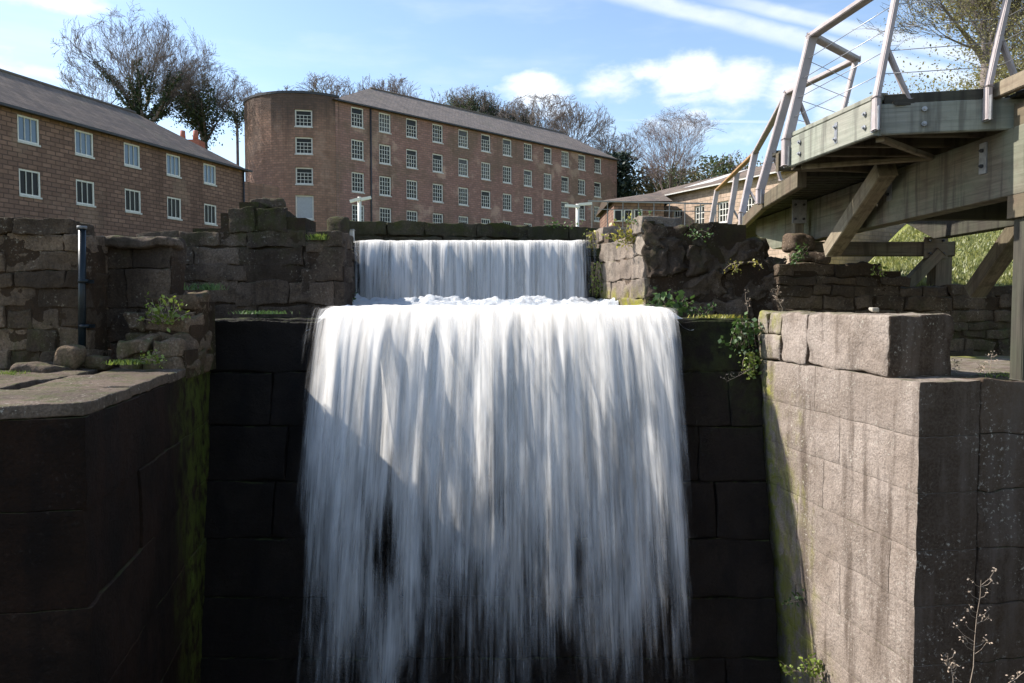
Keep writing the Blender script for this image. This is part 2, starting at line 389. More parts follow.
for (a, b, wd, am) in (((560, -22), (1010, 92), .013, .62), ((690, -8), (1010, 66), .010, .62), ((600, 120), (780, 122), .0022, .35)):
    n = P(*a, 10).cross(P(*b, 10)).normalized()
    dd = t.m('ABSOLUTE', t.m('ADD', t.vm('DOT_PRODUCT', D, tuple(n)), t.m('MULTIPLY', t.m('SUBTRACT', nn, .5), wd * 1.3)))
    g = t.m('SUBTRACT', 1.0, t.ss(dd, wd * .25, wd * 1.15))
    g = t.m('MULTIPLY', g, t.ss(azn, az_el(a[0], 0)[0] - .02, az_el(a[0], 0)[0] + .12))
    g = t.m('MULTIPLY', g, t.m('ADD', t.m('MULTIPLY', nf, .8), .5))
    cl = t.m('MAXIMUM', cl, t.m('MULTIPLY', g, am))
skyc = t.mix(1, sky.outputs[0], (1.16, 1.14, 1.12), 'MULTIPLY')
col = t.mix(t.m('MULTIPLY', cl, .92, clamp=True), skyc, (5.6, 5.8, 6.1))
bg = t.n('ShaderNodeBackground', {0: col, 1: .125})
t.t.links.new(bg.outputs[0], t.n('ShaderNodeOutputWorld').inputs[0])

ld = bpy.data.lights.new('sun', 'SUN'); ld.energy = 4.6; ld.angle = R(.53); ld.color = (1, .95, .88)
lo = bpy.data.objects.new('sun', ld); COL.objects.link(lo); lo.rotation_euler = SUN.to_track_quat('Z', 'Y').to_euler(); lo.location = SUN * 60
cd = bpy.data.cameras.new('camera'); cam = bpy.data.objects.new('camera', cd); COL.objects.link(cam)
cd.sensor_width = 36; cd.lens = F / 1024 * 36; cd.clip_start = .05; cd.clip_end = 3000
cam.rotation_euler = (R(90) - PITCH, 0, 0); sc.camera = cam
vs = sc.view_settings; vs.view_transform = 'Standard'; vs.look = 'None'; vs.gamma = 1; vs.exposure = .85; vs.use_curve_mapping = False
cy = sc.cycles; cy.use_denoising = True; cy.max_bounces = 6; cy.diffuse_bounces = 2; cy.glossy_bounces = 2; cy.transmission_bounces = 4
cy.transparent_max_bounces = 14; cy.use_adaptive_sampling = True; cy.adaptive_threshold = .02; cy.caustics_reflective = False; cy.caustics_refractive = False

# ------------------------------------------------------------------ ground
def gh(x, y):
    if y < 10.4: return -.68
    if x < 3.56 and y < 11.3: return -.68
    if x < 4.4 - .0: base = .4 if y < 14.5 else .95
    else: base = .22 + .0
    bank = smooth(3.6, 6.5, x) * smooth(.40, .56, x / y) * max(0, min(y - 10.6, 30)) * .165
    v = (x + 14.9) * -.6859 + (y - 64.1) * .7277
    hill = 13 * smooth(11, 30, v) if x > -26 else 12 * max(smooth(11, 30, v), smooth(-29, -36, x) * smooth(48, 60, y))
    base += hill * smooth(-70, -50, x) 
    far = smooth(60, 300, y) * 6
    return base + bank + far + noise.noise(Vector((x * .3, y * .3, 0))) * .12 * smooth(10.6, 13, y)
mb = MB()
xs = sorted(set([-600, -300, -150, -80, -65, -56, -50, -45, -40, -37, -35, -33, -31, -29, -27, -25, -18, -13, -9, -6.5, -4.9, -3.9, -3.0, -2.9, -1, 0, 1.3, 1.6, 2.6, 3.52] + [3.52 + .5 * i for i in range(1, 40)] + [26, 32, 40, 60, 100, 180, 350, 600]))
ys = [-40, -20, -8, -2, 0, 2, 4.5, 6.5, 8, 9.2, 10.39, 10.41] + [10.41 + .6 * i for i in range(1, 40)] + [36, 40, 46, 50, 55, 60, 65, 70, 75, 80, 85, 90, 95, 100, 105, 112, 120, 130, 150, 180, 300, 500, 900]
idx = {}
for i, x in enumerate(xs):
    for j, y in enumerate(ys): idx[i, j] = mb.vert((x, y, gh(x, y)))
for i in range(len(xs) - 1):
    for j in range(len(ys) - 1):
        cx, cyy = (xs[i] + xs[i + 1]) / 2, (ys[j] + ys[j + 1]) / 2
        if -6.5 < cx < 7.02 and cyy < 10.4: continue
        if -3.0 < cx < 1.6 and cyy < 14.6: continue
        mb.face((idx[i, j], idx[i + 1, j], idx[i + 1, j + 1], idx[i, j + 1]), None, 1, 0, True)
tag(mb.build('ground', M['ground']), kind='structure')
mb = MB(); mb.quad((-7, -10, -5), (7.2, -10, -5), (7.2, 9.3, -5), (-7, 9.3, -5))
m, t = newmat('dark_pit_water'); t.out(principled(t, (.012, .014, .013), .15, t.noise(t.pos(), 6, 4), .5, .05, .5)); M['pit'] = m
tag(mb.build('water', M['pit']), kind='structure')

# grass on the bank (nobody could count it)
mb = MB(); rg = random.Random(4)
for k in range(26000):
    y = 10.8 + 22 * rg.random() ** 1.6; x = rg.uniform(.40, .78) * y
    if x < 4.4: continue
    z = gh(x, y); h = rg.uniform(.03, .085) * (1 + y / 30); a = rg.random() * 6.28; wv = .012 + y * .0009
    d = Vector((math.cos(a), math.sin(a), 0)) * wv; ln = Vector((rg.uniform(-.06, .06), rg.uniform(-.06, .06), h))
    p = Vector((x, y, z - .01)); i = len(mb.v); mb.v += [tuple(p - d), tuple(p + d), tuple(p + ln)]
    mb.face((i, i + 1, i + 2), None, rg.random())
tag(mb.build('grass', M['grassblade']), 'sunlit rough grass on the bank beyond the wooden footbridge', 'grass', kind='stuff')

# ------------------------------------------------------------------ pit walls
# right block: frame along the wall
def frame(corner, dirv):
    ux = Vector((dirv[0], dirv[1], 0)).normalized(); return Vector((*corner, 0)), ux
rgs = random.Random(11)
RD = Vector((-.147, 1, 0)).normalized(); RC = Vector((3.36, 6.15, 0)); RN = Vector((RD.y, -RD.x, 0))   # RN points right, into the block
mb = MB()
def face_courses(mb, c0, ux, uin, L, zs, bw, depth, seed, **kw):
    rg = random.Random(seed)
    for ci, (a, b) in enumerate(zip(zs, zs[1:])):
        u = -rg.random() * bw[0] * .8 if ci % 2 else 0
        while u < L - .01:
            wd = rg.uniform(*bw); s0, s1 = max(0, u), min(u + wd, L)
            if L - s1 < .3: s1 = L
            u = u + wd if s1 < L else L
            pr = rg.uniform(-.004, .004)
            o = c0 + ux * s0 + uin * pr + UZ * b
            mb.stone(o + UZ * .004, ux, uin, UZ, s1 - s0 - .003, depth, a - b - .003, .05, kw.get('rnd', .016), kw.get('rough', .012), rg.uniform(*kw.get('tr', (.92, 1.06))), 7, end=kw.get('end'))
zsr = [-.61, -1.07, -1.54, -2.03, -2.5, -3.0, -3.5, -4.0, -4.6, -5.1]
# lit side face (u from far end to near corner so that the outside is on the right-hand side), then the front face; near ends and front carry their shade as a darker tint
far = RC + RD * 2.88
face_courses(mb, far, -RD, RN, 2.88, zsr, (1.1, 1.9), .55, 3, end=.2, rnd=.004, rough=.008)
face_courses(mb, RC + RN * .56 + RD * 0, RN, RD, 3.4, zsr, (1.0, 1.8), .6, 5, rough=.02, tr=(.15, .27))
mb.stone(RC + RN * .5 + RD * .5 + UZ * -.72, RN, RD, UZ, 3.3, 2.6, .1, .12, .02, .012, .7, 5)
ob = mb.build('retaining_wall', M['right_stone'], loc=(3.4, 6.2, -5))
tag(ob, 'sunlit pale block retaining wall right of the waterfall with dark shaded end', 'wall')
mb = MB()
# upper tier of the right block
o = RC + RD * .43
mb.stone(o + UZ * -.605, RD, RN * -1 * -1, UZ, 1.5, .62, .54, .05, .035, .022, 1.0, 3) if False else None
def tier(mb, segs, z0, z1, depth, tint):
    for a, b, s in segs:
        mb.stone(RC + RD * b + UZ * z0, -RD, RN, UZ, b - a - .008, depth, z1 - z0, .05, .03, .02, tint * rgs.uniform(.95, 1.05), s, end=.17)  # near end face tinted dark in place of shade
tier(mb, [(.43, 1.75, 1), (1.75, 2.3, 2)], -.605, -.06, .66, 1.0)
tier(mb, [(2.3, 2.88, 3)], -.605, -.3, .6, .9); tier(mb, [(2.3, 2.6, 4), (2.6, 2.88, 5)], -.295, -.05, .6, .9)
tag(mb.build('parapet_block', M['right_stone'], loc=(3.4, 7, -.6)), 'large pale stone blocks stepping up on top of the right retaining wall', 'stone block')

# left block
LD = Vector((-.2, 1, 0)).normalized(); LC = Vector((-2.76, 4.8, 0)); LN = Vector((-LD.y, LD.x, 0))   # into the block (left)
mb = MB(); zsl = [-.70, -1.3, -1.95, -2.6, -3.3, -4.0, -4.6, -5.1]
def left_faces(mb):
    rg = random.Random(8)
    for ci, (a, b) in enumerate(zip(zsl, zsl[1:])):
        u = 0.0
        while u < 4.32:
            wd = rg.uniform(1.0, 1.9); s1 = min(u + wd, 4.33); s1 = 4.33 if 4.33 - s1 < .3 else s1
            # corner o so that x axis runs LD, y axis LN would be left-handed: use o at s0 with ux=LD, uy=LN flipped by z order
            mb.stone(LC + LD * u + LN * .6 + UZ * b, -LN, LD, UZ, .6 + rg.uniform(-.012, .012), s1 - u - .006, a - b - .006, .05, .006, .008, rg.uniform(1.3, 2.0), 7, end=.3, front=True)  # outer faces get a darker tint that stands in for shade
            u = s1
        u = .58
        while u < 3.2:
            wd = rg.uniform(1.0, 1.6)
            mb.stone(LC + LN * (u + wd) + UZ * b, -LN, LD, UZ, wd - .006, .6, a - b - .006, .06, .01, .016, rg.uniform(.28, .42), 7); u += wd  # front row tinted darker too, shade put into the stone colour
left_faces(mb)
tag(mb.build('retaining_wall', M['left_stone'], loc=(-2.8, 4.9, -5)), 'dark block retaining wall left of the waterfall, mossy at its far end', 'wall')
# paved top: slabs
mb = MB(); rg = random.Random(5)
for (u0, u1, v0, v1) in ((0, 1.05, -.015, 1.0), (1.06, 2.2, -.01, .8), (2.21, 3.05, -.01, .7), (0, .9, 1.01, 2.6), (.91, 1.9, .98, 2.3), (1.91, 3.1, .82, 2.4), (0, 1.3, 2.61, 4.0), (1.31, 3.1, 2.41, 4.0)):
    mb.stone(LC + LD * (u0 + .002) + LN * v1 + UZ * (-.70 + rg.uniform(-.004, .004)), -LN, LD, UZ, v1 - v0 - .01, u1 - u0 - .01, .085, .04, .012, .008, rg.uniform(.85, 1.1), rg.random() * 9)
tag(mb.build('stone_paving', M['flag'], loc=(-3.2, 5.5, -.7)), 'worn flagstone top of the left wall lit grey brown by the sun', 'paving')

# back wall of the pit, with the ledge
mb = MB()
masonry(mb, (-3.62, 9.0), (2.95, 9.0), -5.1, -.16, [.62] * 9, (.9, 1.6), .5, .07, .02, .016, .02, (.8, 1.2), 21, .006)
mb.v = [(x, y - .25 * max(0, -.3 - z), z) for x, y, z in mb.v]; mb.box((-4.9, 9.44, -5.1), (4.2, 12.6, -.31)); mb.stone(Vector((-3.6, 9.05, -.3)), Vector((1, 0, 0)), Vector((0, 1, 0)), UZ, 6.5, 3.0, .17, .12, .03, .02, 1.0, 3)
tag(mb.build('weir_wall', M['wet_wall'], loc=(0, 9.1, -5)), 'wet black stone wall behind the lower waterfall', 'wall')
mb = MB()
masonry(mb, (-2.9, 12.12), (1.75, 12.12), -.2, .98, (.25, .35), (.5, 1), .8, .1, .03, .02, .02, (.8, 1.2), 22, .008)
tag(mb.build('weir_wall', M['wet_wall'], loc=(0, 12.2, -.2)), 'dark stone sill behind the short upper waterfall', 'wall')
mb = MB()
masonry(mb, (-3.0, 13.5), (1.75, 14.75), .6, lambda u: 1.56 + .02 * math.sin(u * 5), (.2, .3), (.5, 1.1), .4, .05, .012, .03, .03, (.75, 1.2), 23, .01)
tag(mb.build('mossy_wall', M['mossy'], loc=(-.6, 14, .6)), 'long low moss covered wall just above the upper waterfall', 'wall')

# left wall with pipe, recessed piece, steps
mb = MB()
masonry(mb, (-6.3, 7.62), (-4.33, 7.62), -.75, lambda u: pl([(0, .88), (1.0, .87), (1.6, .83), (1.97, .78)], u) + .03 * math.sin(u * 9), (.13, .24), (.25, .6), .45, .03, .012, .022, .035, (.45, 1.8), 31, .008, tilt=.02, inset=.02)
tag(mb.build('ruined_wall', M['ruin_brown'], loc=(-5.2, 7.7, -.7)), 'brown coursed rubble wall at far left behind the flagstones', 'wall')
mb = MB()
masonry(mb, (-4.62, 8.15), (-3.7, 8.15), -.75, lambda u: .66 if u > .25 else .78, (.28, .45), (.4, .8), .4, .03, .014, .022, .03, (.6, 1.4), 33, .008, inset=.03)
mb.stone(Vector((-4.42, 8.02, .64)), Vector((1, 0, .01)), Vector((0, 1, 0)), UZ, .78, .4, .12, .04, .05, .025, 1.25, 7)
tag(mb.build('ruined_wall', M['ruin_dark'], loc=(-4.2, 8.2, -.7)), 'dark recessed wall piece with a flat capping slab right of the drainpipe', 'wall')
mb = MB()
for (y, x0, z1, s) in ((7.55, -3.98, -.33, 1), (7.82, -4.02, -.08, 2), (8.12, -4.06, .17, 3), (8.5, -4.1, .17, 4)):
    xr = -3.31 - (y - 7.5) * .2
    masonry(mb, (x0, y), (xr, y), -.72, z1, (.2, .27), (.26, .48), .42, .03, .03, .045, .06, (.8, 1.5), 40 + s, .014)
tag(mb.build('stepped_wall', M['ruin_brown'], loc=(-3.7, 7.9, -.7)), 'tumbled stepped stones above the far end of the left retaining wall', 'wall')
# pier continuing the left side to the back wall
mb = MB()
mb.stone(LC + LD * 3.72 + LN * .55 + UZ * -.70, -LN, LD, UZ, .55, .6, .76, .05, .03, .02, 1.0, 3)
tag(mb.build('stone_pier', M['left_stone'], loc=(-3.6, 8.2, -.7)), 'dark mossy upright pier at the corner beside the black weir wall', 'pier')

# left ruin
mb = MB()
def ltop(u):   # u from X=-4.9 at depth 9.8
    x = 512 + (-4.9 + u) / 9.8 * F
    y = pl([(100, 236), (155, 236), (196, 234), (197, 221), (221, 221), (222, 206), (240, 206), (241, 195), (260, 195), (262, 208), (309, 211), (311, 228), (318, 240), (360, 241)], x)
    return (308 - y) / F * 9.8
masonry(mb, (-4.9, 9.8), (-2.2, 9.8), -.2, ltop, (.2, .34), (.35, .9), .6, .03, .010, .026, .035, (.55, 1.4), 51, .004, tilt=.03, inset=.03)
masonry(mb, (-2.21, 9.85), (-2.55, 12.3), -.2, .88, (.25, .36), (.4, .8), .5, .05, .016, .03, .05, (.6, 1.1), 52, .006, inset=.03)
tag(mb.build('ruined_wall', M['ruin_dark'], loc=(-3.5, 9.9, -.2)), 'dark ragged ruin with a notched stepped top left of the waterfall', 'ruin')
# right ruin: sunlit flank and shaded broken face
mb = MB()
masonry(mb, (1.36, 12.35), (1.84, 10.5), -.2, lambda u: pl([(0, 1.28), (.55, 1.28), (.56, .92), (.9, .95), (1.2, 1.1), (1.6, 1.22), (1.9, 1.2)], u), (.25, .42), (.4, .8), .6, .03, .012, .024, .03, (.75, 1.25), 61, .006, tilt=.02, inset=.03)
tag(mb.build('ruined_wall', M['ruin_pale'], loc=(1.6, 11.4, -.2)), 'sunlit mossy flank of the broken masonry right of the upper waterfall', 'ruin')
mb = MB()
def rtop(u):
    x = 512 + (1.95 + u) / 10.4 * F
    y = pl([(640, 214), (656, 213), (678, 220), (697, 226), (705, 217), (720, 215), (753, 219), (755, 233), (769, 239), (775, 262), (790, 262)], x)
    return (308 - y) / F * 10.4
masonry(mb, (1.86, 10.46), (3.72, 10.3), -.2, rtop, (.2, .42), (.35, 1.1), .7, .026, .03, .075, .16, (.65, 1.4), 63, .002, inset=.06, tilt=.10)
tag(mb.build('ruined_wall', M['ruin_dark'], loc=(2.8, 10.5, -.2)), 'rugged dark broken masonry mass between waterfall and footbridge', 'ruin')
# wall beneath the bridge
mb = MB()
masonry(mb, (3.6, 10.15), (7.6, 10.3), -.72, lambda u: .60 if u < 1.72 else .25, (.10, .2), (.25, .7), .4, .035, .014, .03, .04, (.6, 1.4), 71, .006, inset=.03)
tag(mb.build('garden_wall', M['ruin_brown'], loc=(5.5, 10.2, -.7)), 'brown coursed wall beneath the wooden footbridge, dropping in height to the right', 'wall')

# ------------------------------------------------------------------ loose stones
def loose(px, py, Y, w_, h_, mat, tint, label, cat='stone', name='loose_stone', group=None, d=None):
    mb = MB(); b = P(px, py, Y); d = d or w_ * .8
    a = random.Random(px).uniform(-.3, .3)
    ux = Vector((math.cos(a), math.sin(a), 0)); uy = UZ.cross(ux)
    mb.stone(b - ux * w_ / 2, ux, uy, UZ, w_, d, h_, .03, min(w_, h_) * .28, .03, tint, px)
    return tag(mb.build(name, mat, loc=b), label, cat, group)
loose(64, 372, 7.3, .27, .23, M['ruin_brown'], 1.3, 'upright brown boulder on the flagstones left of the drainpipe')
loose(92, 368, 7.42, .22, .13, M['ruin_brown'], 1.0, 'small dark stone at the foot of the drainpipe, right side')
loose(28, 378, 7.1, .42, .12, M['ruin_dark'], 1.1, 'flat dark stone lying by the wall at the far left edge')
loose(878, 313, 7.3, .09, .055, M['rock_white'], 1.0, 'small whitish stone on top of the sunlit parapet block')
loose(812, 262, 10.2, .5, .16, M['ruin_brown'], 1.3, 'flat reddish stone under the foot of the diagonal bridge brace')
loose(806, 251, 10.3, .38, .24, M['ruin_brown'], 1.5, 'squared reddish block on the wall below the steel bridge bracket')
loose(268, 208, 10.1, .4, .12, M['ruin_dark'], .9, 'dark loose block on top of the left ruin')
loose(318, 252, 9.9, .5, .1, M['ruin_dark'], 1.1, 'low flat stone beside the bright grass tuft on the left ruin')

# drainpipe
e = empty('drainpipe', P(82, 362, 7.52), 'dark upright drainpipe with pale rim against the left rubble wall', 'pipe')
b0, b1 = P(82, 362, 7.52), P(82, 229, 7.52)
mb = MB(); mb.tube([b0, b1], .035, 16); mb.build('pipe', M['pipe'], e)
mb = MB(); mb.tube([b1 + UZ * .001, b1 + UZ * .03], [.046, .046], 16); mb.build('rim', M['railing_grey'], e)
for z in (.25, -.2):
    mb = MB(); c = b1.copy(); c.z = z; mb.tube([c, c + UZ * .035], [.05, .05], 16); mb.box(c + Vector((-.02, .03, 0)), c + Vector((.02, .16, .035))); mb.build('pipe_clip', M['pipe'], e)

# ------------------------------------------------------------------ water
def water_mat(name, thr, soft, edge, fade, bright=.86, fx=1.0, seed=0.0):
    """silky falling water: UV.x across in metres, UV.y distance fallen"""
    m, t = newmat(name); uv = t.vm('ADD', t.uv(), (seed, 0, 0))
    n1 = t.noise(t.scl(uv, 1.9 * fx, .42, 1), 1, 4, .55, dist=.35); n2 = t.noise(t.scl(uv, 10 * fx, .55, 1), 1, 4, .62); n3 = t.noise(t.scl(uv, 48 * fx, .9, 1), 1, 3, .6)
    s = t.m('ADD', t.m('ADD', t.m('MULTIPLY', n1, .52), t.m('MULTIPLY', n2, .30)), t.m('MULTIPLY', n3, .18))
    dep = t.m('POWER', t.attr('fall'), 1.25); ed = t.attr('edge')
    s = t.m('ADD', t.m('SUBTRACT', s, t.m('MULTIPLY', dep, fade)), .05)
    s = t.m('SUBTRACT', s, t.m('MULTIPLY', ed, edge))
    a = t.m('MULTIPLY', t.ss(s, thr - soft, thr + soft), .96)
    c = t.mix(t.ss(n2, .35, .65), (bright * .96, bright * .915, bright * .845), (bright, bright * .965, bright * .905))
    # spray scatters light whichever way the sheet faces: droplets' normals vary from strand to strand
    rv = t.vm('SUBTRACT', t.noise(t.scl(uv, 6 * fx, .4, 1), 1, 2, .5, out=1), (.5, .5, .5))
    nb = t.vm('NORMALIZE', t.vm('ADD', t.vm('SCALE', rv, scale=1.7), t.vm('ADD', t.n('ShaderNodeNewGeometry').outputs['Normal'], (-.15, 0, 1.5))))
    d = t.n('ShaderNodeBsdfDiffuse', {0: c, 'Normal': nb}).outputs[0]; tl = t.n('ShaderNodeBsdfTranslucent', {0: c, 'Normal': nb}).outputs[0]
    x = t.n('ShaderNodeMixShader', {0: .25, 1: d, 2: tl}).outputs[0]
    g = t.n('ShaderNodeBsdfGlossy', {0: (1, 1, 1), 'Roughness': .35, 'Normal': nb}).outputs[0]
    x = t.n('ShaderNodeMixShader', {0: .05, 1: x, 2: g}).outputs[0]
    tr = t.n('ShaderNodeBsdfTransparent').outputs[0]
    t.out(t.n('ShaderNodeMixShader', {0: a, 1: tr, 2: x}).outputs[0]); return m

def fall_mesh(mb, fall, edge, x0, x1, y0, zlip, drop, v, seed, nx, nv, run, amp, spread=0.0, topbulge=0.0):
    """grid: first 'run' metres of flow over the crest, then a parabola"""
    base = len(mb.v); prof = []
    nr = max(2, int(nv * .2))
    for i in range(nr): s = i / nr; prof.append((y0 + run * (1 - s), zlip - .02 * s * s, -run * (1 - s)))
    acc = 0; py, pz = y0, zlip
    for i in range(nv + 1):
        tt = (i / nv) ** .75 * math.sqrt(2 * drop / 9.81)
        y = y0 - v * tt; z = zlip - .02 - 4.905 * tt * tt
        acc += math.hypot(y - py, z - pz); py, pz = y, z; prof.append((y, z, acc))
    n = len(prof)
    for j, (y, z, s) in enumerate(prof):
        fd = max(0, (zlip - z)) / drop
        for i in range(nx + 1):
            u = i / nx; cx = lerp(x0, x1, u)
            x = cx + (u - .5) * 2 * spread * fd + noise.noise(Vector((u * 9, s * .4, seed))) * .03
            q = Vector((cx * 2.3, s * .18, seed * 7)); q2 = Vector((cx * 9, s * .28, seed * 3)); q3 = Vector((cx * 26, s * .5, seed))
            k = min(1, .25 + max(0, s) * 1.2)
            dd = (noise.noise(q) * .14 + noise.noise(q2) * .030 + noise.noise(q3) * .005) * amp * k
            bz = topbulge * max(0, 1 - abs(s) * 2.5) * (.5 + noise.noise(Vector((cx * 3, s * 2, seed + 4))) + .5 * noise.noise(Vector((cx * 9, s * 5, seed))))
            mb.v.append((x, y - dd - .0, z + bz)); fall.append(fd)
            ee = min(u, 1 - u) * (x1 - x0); edge.append(max(0, 1 - ee / .45))
    for j in range(n - 1):
        for i in range(nx):
            a = base + j * (nx + 1) + i
            uv = [(lerp(x0, x1, (i + di) / nx), prof[j + dj][2]) for di, dj in ((0, 0), (0, 1), (1, 1), (1, 0))]
            mb.face((a, a + nx + 1, a + nx + 2, a + 1), uv, 1, 0, True)
def set_attr(ob, name, vals):
    at = ob.data.attributes.new(name, 'FLOAT', 'POINT'); at.data.foreach_set('value', vals)

mats = [water_mat('silky_water_%d' % k, th, .16, .5, fd, .95, fx, k * 17.3) for k, (th, fd, fx) in enumerate(((.445, .31, 1), (.495, .34, 1.2), (.54, .30, .8)))]
WL = empty('waterfall', (-.17, 8.9, -.1), 'broad silky white lower waterfall pouring over the wide ledge', 'waterfall')
LX0, LX1 = -2.56, 2.18
for k, (v, sd, amp, xa, xb) in enumerate(((1.3, 1, .6, 0, 0), (1.45, 2, .8, .05, .03), (1.62, 3, 1.0, .3, .2))):
    mb = MB(); fa, ed = [], []
    fall_mesh(mb, fa, ed, LX0 + xa, LX1 - xb, 9.0, .0 + .015 * k, 5.1, v, sd, 260, 90, .5, amp, .22, .04)
    ob = mb.build('water_sheet', mats[k], WL); set_attr(ob, 'fall', fa); set_attr(ob, 'edge', ed)
WU = empty('waterfall', (-.6, 12.0, 1.0), 'short upper waterfall curtain below the mossy wall', 'waterfall')
umats = [water_mat('upper_water_%d' % k, th, .09, .25, .0, .88, fx, 40 + k * 11) for k, (th, fx) in enumerate(((.46, 2.4), (.53, 3.6)))]
for k, (v, sd) in enumerate(((.35, 11), (.6, 12))):
    mb = MB(); fa, ed = [], []
    fall_mesh(mb, fa, ed, -2.72, 1.42, 12.05, 1.09, 1.15, v, sd, 220, 30, 1.2, .45, .0, .02)
    ob = mb.build('water_sheet', umats[k], WU); set_attr(ob, 'fall', fa); set_attr(ob, 'edge', ed)
# churned white pool between the two falls
m, t = newmat('white_foam'); p = t.pos(); nb = t.noise(p, 9, 8, .75)
c = t.mix(t.ss(nb, .3, .6), (.74, .8, .85), (.88, .88, .88))
d = t.n('ShaderNodeBsdfDiffuse', {0: c, 'Normal': t.n('ShaderNodeBump', {'Height': nb, 'Strength': .8, 'Distance': .08}).outputs[0]}).outputs[0]
t.out(t.n('ShaderNodeMixShader', {0: .3, 1: d, 2: t.n('ShaderNodeBsdfTranslucent', {0: c}).outputs[0]}).outputs[0]); M['foam'] = m
mb = MB(); nx, ny = 150, 90; ids = {}
for i in range(nx + 1):
    for j in range(ny + 1):
        y = lerp(8.98, 12.15, j / ny); tv = (y - 9) / 3.1
        xl = lerp(-2.5, -2.42, tv); xr = lerp(2.12, 1.5, smooth(.15, .6, tv)) + .06
        x = lerp(xl, xr, i / nx)
        q = Vector((x * 2.2, y * 2.2, 0)); z = .0 + .05 * noise.noise(q) + .035 * noise.noise(q * 2.7) + .02 * noise.noise(q * 7)
        z += smooth(10.4, 11.8, y) * (.13 + .10 * noise.noise(q * 1.3 + Vector((5, 0, 0))) + .05 * noise.noise(q * 5) + .02 * noise.noise(q * 14))
        z -= .1 * (1 - smooth(8.98, 9.25, y)); z -= .16 * (1 - smooth(0, .3, min(x - xl, xr - x))) * (1 - smooth(10.2, 10.8, y))
        ids[i, j] = mb.vert((x, y, z))
for i in range(nx):
    for j in range(ny): mb.face((ids[i, j], ids[i + 1, j], ids[i + 1, j + 1], ids[i, j + 1]), None, 1, 0, True)
tag(mb.build('water', M['foam']), kind='structure')
# reservoir above the upper fall
mb = MB(); mb.quad((-2.9, 12.9, 1.06), (1.6, 12.9, 1.06), (1.7, 14.9, 1.06), (-2.9, 14.9, 1.06)); tag(mb.build('water', M['pit']), kind='structure')

# ------------------------------------------------------------------ buildings
def facade(mb, f, L, z0, z1, wins, rev=.16, uoff=0):
    """wall with real openings. f(u, z, depth) -> world point; wins: (u0,u1,z0,z1)"""
    us = sorted(set([0, L] + [w_[0] for w_ in wins] + [w_[1] for w_ in wins])); 
    zs = sorted(set([z0, z1] + [w_[2] for w_ in wins] + [w_[3] for w_ in wins]))
    uu = [us[0]]
    for a, b in zip(us, us[1:]):
        n = max(1, int((b - a) / 1.0)); uu += [a + (b - a) * (i + 1) / n for i in range(n)]
    for a, b in zip(uu, uu[1:]):
        for c, d in zip(zs, zs[1:]):
            um, zm = (a + b) / 2, (c + d) / 2
            if any(w_[0] < um < w_[1] and w_[2] < zm < w_[3] for w_ in wins): continue
            mb.quad(f(a, c, 0), f(b, c, 0), f(b, d, 0), f(a, d, 0), [(a + uoff, c), (b + uoff, c), (b + uoff, d), (a + uoff, d)])
    for (a, b, c, d) in wins:
        mb.quad(f(a, c, 0), f(a, c, rev), f(a, d, rev), f(a, d, 0)); mb.quad(f(b, c, rev), f(b, c, 0), f(b, d, 0), f(b, d, rev))
        mb.quad(f(a, c, 0), f(b, c, 0), f(b, c, rev), f(a, c, rev)); mb.quad(f(a, d, rev), f(b, d, rev), f(b, d, 0), f(a, d, 0))
def sash(par, f, a, b, c, d, rev, nx, nz, glassm, fw=.11, bw=.035, barfrac=1.0, sill=True):
    o = f((a + b) / 2, c, 0)
    mb = MB()
    def bx(u0, u1, v0, v1, d0, d1, mb=None):
        p = [f(u0, v0, d0), f(u1, v0, d0), f(u1, v1, d0), f(u0, v1, d0), f(u0, v0, d1), f(u1, v0, d1), f(u1, v1, d1), f(u0, v1, d1)]
        for i, j, k, l in ((0, 1, 2, 3), (5, 4, 7, 6), (4, 0, 3, 7), (1, 5, 6, 2), (3, 2, 6, 7), (4, 5, 1, 0)): mb.quad(p[i], p[j], p[k], p[l])
    r0, r1 = rev - .11, rev - .02
    bx(a + .002, a + fw, c + .002, d - .002, r0, r1, mb); bx(b - fw, b - .002, c + .002, d - .002, r0, r1, mb)
    bx(a + fw, b - fw, c + .002, c + fw, r0, r1, mb); bx(a + fw, b - fw, d - fw, d - .002, r0, r1, mb)
    win = mb.build('window', M['white_paint'], par, loc=o)
    mb = MB(); bx(a + fw, b - fw, c + fw, d - fw, rev - .05, rev - .03, mb); mb.build('pane', glassm, win, loc=o)
    mb = MB(); ztop = lerp(c + fw, d - fw, barfrac)
    for i in range(1, nx): u = lerp(a + fw, b - fw, i / nx); bx(u - bw / 2, u + bw / 2, c + fw, ztop, r0 + .01, rev - .052, mb)
    for i in range(1, nz + (1 if barfrac < 1 else 0)): z = lerp(c + fw, ztop, i / nz); bx(a + fw, b - fw, z - bw / 2, z + bw / 2, r0 + .012, rev - .053, mb)
    mb.build('glazing_bars', M['white_paint'], win, loc=o)
    if sill:
        mb = MB(); bx(a - .03, b + .03, c - .09, c - .002, -.05, .1, mb); mb.build('sill', M['dim_paint'], win, loc=o)
    return win
rg = random.Random(77)
